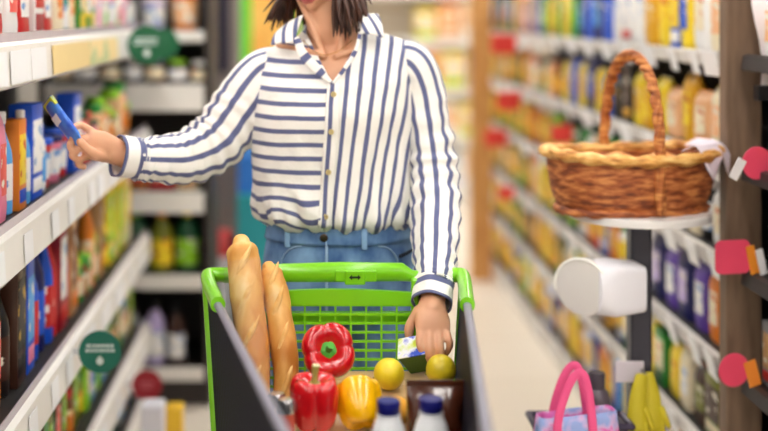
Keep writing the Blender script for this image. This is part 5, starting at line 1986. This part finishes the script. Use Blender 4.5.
def lock(th, z1, out, fx_, w, face=False):
    """one lock from the crown down to height z1 (world)"""
    p0 = HM @ (head_pt(th * 0.6, R(62)) * 1.10)
    p1 = HM @ (head_pt(th, R(20)) * 1.13)
    p2 = HM @ (head_pt(th, R(-22)) * 1.10 + Vector((0, 0, 0)))
    p2 = p2 + Vector((math.sin(th) * 0.012, 0.0, 0))
    dirv = (p2 - HC); dirv.z = 0
    dirv.normalize()
    p3 = Vector((p2.x + dirv.x * out * 0.5 + fx_ * 0.5, p2.y + dirv.y * out * 0.5, (p2.z + z1) / 2))
    p4 = Vector((p2.x + dirv.x * out + fx_, p2.y + dirv.y * out, z1))
    pts = catmull([tuple(q - PO) for q in (p0, p1, p2, p3, p4)], 26)
    rad = []
    for i in range(26):
        t = i / 25
        k = w * (0.55 + 0.45 * math.sin(min(1, t * 2) * PI / 2)) * (1 if t < 0.7 else 1 - 0.93 * ((t - 0.7) / 0.3) ** 1.6)
        rad.append((k * 0.55, k))
    m.tube(pts, rad, 10, ref=tuple(dirv))


for k in range(170):
    s = -1 if k % 2 else 1
    th = s * (1.02 + rr.random() ** 1.1 * 2.1)
    z1 = (1.445 if s < 0 else 1.435) + rr.uniform(-0.02, 0.05) + 0.02 * (abs(th) > 2.2)
    lock(th, z1, rr.uniform(0.0, 0.028), rr.uniform(-0.012, 0.012), rr.uniform(0.0045, 0.010))
for th, z1, out, fx_, w in [(s_ * (0.98 + 0.5 * rr.random()), (1.425 if s_ < 0 else 1.405) + rr.random() * 0.045, rr.uniform(-0.012, 0.022), (-0.022 if s_ < 0 else 0.0) + rr.uniform(-0.012, 0.014), rr.uniform(0.0035, 0.0085)) for s_ in [-1, 1] * 26]:
    lock(th, z1, out, fx_, w)
m.build('hair', hairm, person, angle=180)

# fine gold chain
m = MB()
pts = catmull([tuple(P(u, v, y) - PO) for u, v, y in ((303, 40, 2.655), (312, 50, 2.646), (325, 55, 2.640), (340, 50, 2.645), (352, 40, 2.655))], 30)
m.tube(pts, [0.0009] * 30, 6)
m.build('necklace', mat('gold_chain', (220, 170, 90), 0.25, metal=0.9), person)

# ---- jeans
J = MB()
rings = []
JT = [(0.80, 0.176, 0.124, 0.074, 0.004), (0.87, 0.176, 0.124, 0.074, 0.004), (0.93, 0.169, 0.118, 0.074, 0.002), (0.975, 0.160, 0.110, 0.074, 0.0), (0.995, 0.156, 0.106, 0.074, 0.0)]
for i in range(21):
    z = 0.80 + 0.195 * i / 20
    a, b, cx, cy = prof(JT, z)
    rings.append([Vector((cx + a * math.sin(2 * PI * j / 56), Yc + cy - b * math.cos(2 * PI * j / 56), z)) for j in range(56)])
o = J.grid(rings); J.cap(o, 56, True); J.cap(o + 20 * 56, 56)
for s in (-1, 1):
    hx = 0.072 + s * 0.085
    n = 40
    pts = catmull([(hx, Yc + 0.004, 0.86), (hx, Yc, 0.74), (hx + s * 0.002, Yc + 0.0, 0.5), (hx + s * 0.006, Yc + 0.016, 0.3), (hx + s * 0.008, Yc + 0.025, 0.11)], n)
    rad = catmull([(0.092,), (0.092,), (0.070,), (0.063,), (0.052,)], n)
    J.tube(pts, [q[0] for q in rad], 30, wob=lambda t, a: 0.004 * noise.noise(Vector((math.cos(a) * 1.5, math.sin(a) * 1.5, t * 16))) * (1 + 1.5 * (t > 0.8)), round_caps=False)
denim = two_tone('denim', (58, 92, 144), (126, 164, 206), 0.85, 16, 0.34, 0.66, stretch=(1, 1, 0.7), bump=0.15)
jeans = fuse(J, 'jeans', 0.006, 3, [denim])
stitch = mat('denim_seam', (150, 178, 210), 0.85)


def hip_pt(x, z, g=0.002):
    a, b, cx, cy = prof(JT, z)
    sx = max(-0.99, min(0.99, (x - cx) / a))
    return Vector((x, Yc + cy - b * math.sqrt(1 - sx * sx) - g, z)) - PO


m = MB(); rings = []
for z in (0.960, 0.966, 0.978, 0.990, 0.996):
    a, b, cx, cy = prof(JT, z)
    g = 0.004
    rings.append([Vector((cx + (a + g) * math.sin(2 * PI * j / 72), Yc + cy - (b + g) * math.cos(2 * PI * j / 72), z)) - PO for j in range(72)])
m.grid(rings)
m.build('waistband', denim, jeans, mods=[solidify(0.003, 0)])
for u in (288, 362):
    x = (u - CU) / 440.0 * 1.0
    m = MB()
    m.tube([hip_pt(x, 0.998, 0.007), hip_pt(x, 0.977, 0.010), hip_pt(x, 0.954, 0.007)], [(0.002, 0.0065)] * 3, 10, ref=(0, 1, 0))
    m.build('belt_loop', mat('denim_light', (132, 166, 206), 0.85, noise_amt=0.15, scale=80), jeans)
x = (323 - CU) / 440.0
m = MB(); m.lathe([(0.0088, 0), (0.009, 0.002), (0.007, 0.0036), (0.001, 0.0036)], 24, frame_M(hip_pt(x, 0.978, 0.006), (0, -1, 0)))
m.build('jeans_button', mat('button_brass', (70, 58, 46), 0.35, metal=0.8), jeans)
m = MB()
m.tube([hip_pt(x + 0.006, z, 0.004) for z in (0.99, 0.95, 0.91, 0.86, 0.82)], [(0.002, 0.003)] * 5, 8, ref=(0, 1, 0))
m.build('fly_seam', stitch, jeans)
for s in (-1, 1):
    cx = 0.074
    m = MB()
    m.tube([hip_pt(cx + s * 0.085 + s * 0.045 * math.sin(q * PI / 2), 0.957 - 0.05 * (1 - math.cos(q * PI / 2)), 0.003) for q in (0, 0.2, 0.4, 0.6, 0.8, 1.0)], [(0.0015, 0.0018)] * 6, 6)
    m.build('pocket_seam', stitch, jeans)
m = MB(); 
x = (405 - CU) / 440.0
for k in range(7):
    p = hip_pt(x - 0.017 + 0.0055 * k, 0.93 + 0.0009 * k, 0.004)
    m.box(p, (0.0042, 0.003, 0.008))
m.build('pocket_trim', mat('trim_dark', (34, 40, 56), 0.5), jeans, smooth=False)
# shoes
for s in (-1, 1):
    hx = 0.072 + s * 0.085
    m = MB(); rings = []
    for i in range(15):
        q = i / 14
        y = Yc + 0.095 - 0.25 * q
        w = 0.034 + 0.010 * math.sin(q * PI) if q < 0.75 else 0.044 * math.sqrt(max(0.02, 1 - ((q - 0.72) / 0.30) ** 2))
        hgt = 0.085 if q < 0.35 else 0.085 - 0.04 * sstep(0.35, 0.9, q)
        if q > 0.93:
            hgt *= 0.8
        rings.append([Vector((hx + s * (0.008 + 0.016 * q) + w * math.copysign(abs(math.cos(a)) ** 0.7, math.cos(a)), y, 0.018 + (hgt - 0.018) * (0.5 + 0.5 * math.sin(a)))) - PO for a in [2 * PI * k / 24 for k in range(24)]])
    o = m.grid(rings); m.cap(o, 24, True); m.cap(o + 14 * 24, 24)
    sh = m.build('shoe', mat('shoe_canvas', (226, 224, 220), 0.7), person)
    m = MB(); rings = []
    out = []
    for k in range(40):
        a = 2 * PI * k / 40
        out.append((hx + s * 0.016 + 0.044 * math.copysign(abs(math.cos(a)) ** 0.6, math.cos(a)), Yc - 0.03 + 0.132 * math.copysign(abs(math.sin(a)) ** 0.8, math.sin(a))))
    m.grid([[Vector((x, y, z)) - PO for x, y in out] for z in (0.0005, 0.02)])
    m.cap(0, 40, True); m.cap(40, 40)
    m.build('sole', mat('shoe_sole', (240, 238, 234), 0.6), sh)

# ---- packets in her hands
pk = thing('food_packet', 'small green carton with blue and white top held in her hand over the trolley', 'packet', P(420, 339, 2.400), 0)
M = Euler((R(46), R(-16), R(-24)), 'XYZ').to_matrix().to_4x4()
m = MB(); m.box((-0.004, 0, -0.031), (0.058, 0.044, 0.06), rot=M, bev=0.002)
bx = m.build('body', mat('carton_deep_green', (62, 104, 30), 0.35, noise_amt=0.2, scale=40), pk, smooth=False)
bx.data.transform(Matrix.Identity(4))
m = MB(); m.box(M @ Vector((0, 0, 0.031)) + Vector((-0.004, 0, -0.031)), (0.0595, 0.0455, 0.003), rot=M, bev=0.001)
m.build('printed_top', two_tone('carton_top', (50, 86, 210), (236, 240, 250), 0.35, 26, 0.42, 0.48, c3=(206, 226, 70)), pk, smooth=False)
pk = thing('snack_packet', 'flat blue packet with yellow-green corner pinched in her outstretched hand', 'packet', P(76, 139, 2.529), 0)
top = P(47, 100, 2.54) - P(76, 139, 2.529)
L = top.length
M = frame_M((0, 0, 0), top, (0.6, -0.75, 0.3))
m = MB(); rings = []
for i in range(15):
    t = i / 14
    th = 0.0065 * math.sin(PI * t) ** 0.6 + 0.0012
    w = 0.026 - 0.003 * math.sin(PI * t)
    if t < 0.12:
        w *= 0.5 + t * 4.1
    rings.append([M @ Vector((w * math.copysign(abs(math.cos(a)) ** 0.5, math.cos(a)), th * math.sin(a), -0.012 + (L + 0.012) * t)) for a in [2 * PI * k / 28 for k in range(28)]])
o = m.grid(rings); m.cap(o, 28, True); m.cap(o + 14 * 28, 28)
m.build('body', two_tone('packet_blue', (30, 92, 214), (70, 140, 236), 0.3, 20, 0.4, 0.6, coat=0.4), pk)
m = MB(); m.box((0, 0, 0), (0.05, 0.0075, 0.02), bev=0.001)
q = m.build('corner_band', mat('packet_lime', (196, 206, 70), 0.35), pk, smooth=False)
q.data.transform(M @ Matrix.Translation((0, 0, L - 0.012)))
m = MB(); m.box((0, 0, 0), (0.03, 0.0155, 0.022), bev=0.001)
q = m.build('white_print', mat('packet_white', (230, 236, 246), 0.35), pk, smooth=False)
q.data.transform(M @ Matrix.Translation((-0.006, 0, L * 0.55)))

# ------------------------------------------------------------------ view
w = bpy.data.worlds.new('world')
SC.world = w
w.use_nodes = True
w.node_tree.nodes['Background'].inputs['Color'].default_value = (0.9, 0.95, 1.0, 1)
w.node_tree.nodes['Background'].inputs['Strength'].default_value = 0.3
SC.view_settings.view_transform = 'Standard'
SC.view_settings.look = 'None'
SC.view_settings.exposure = 0.0
SC.view_settings.gamma = 1.0
SC.view_settings.use_curve_mapping = False
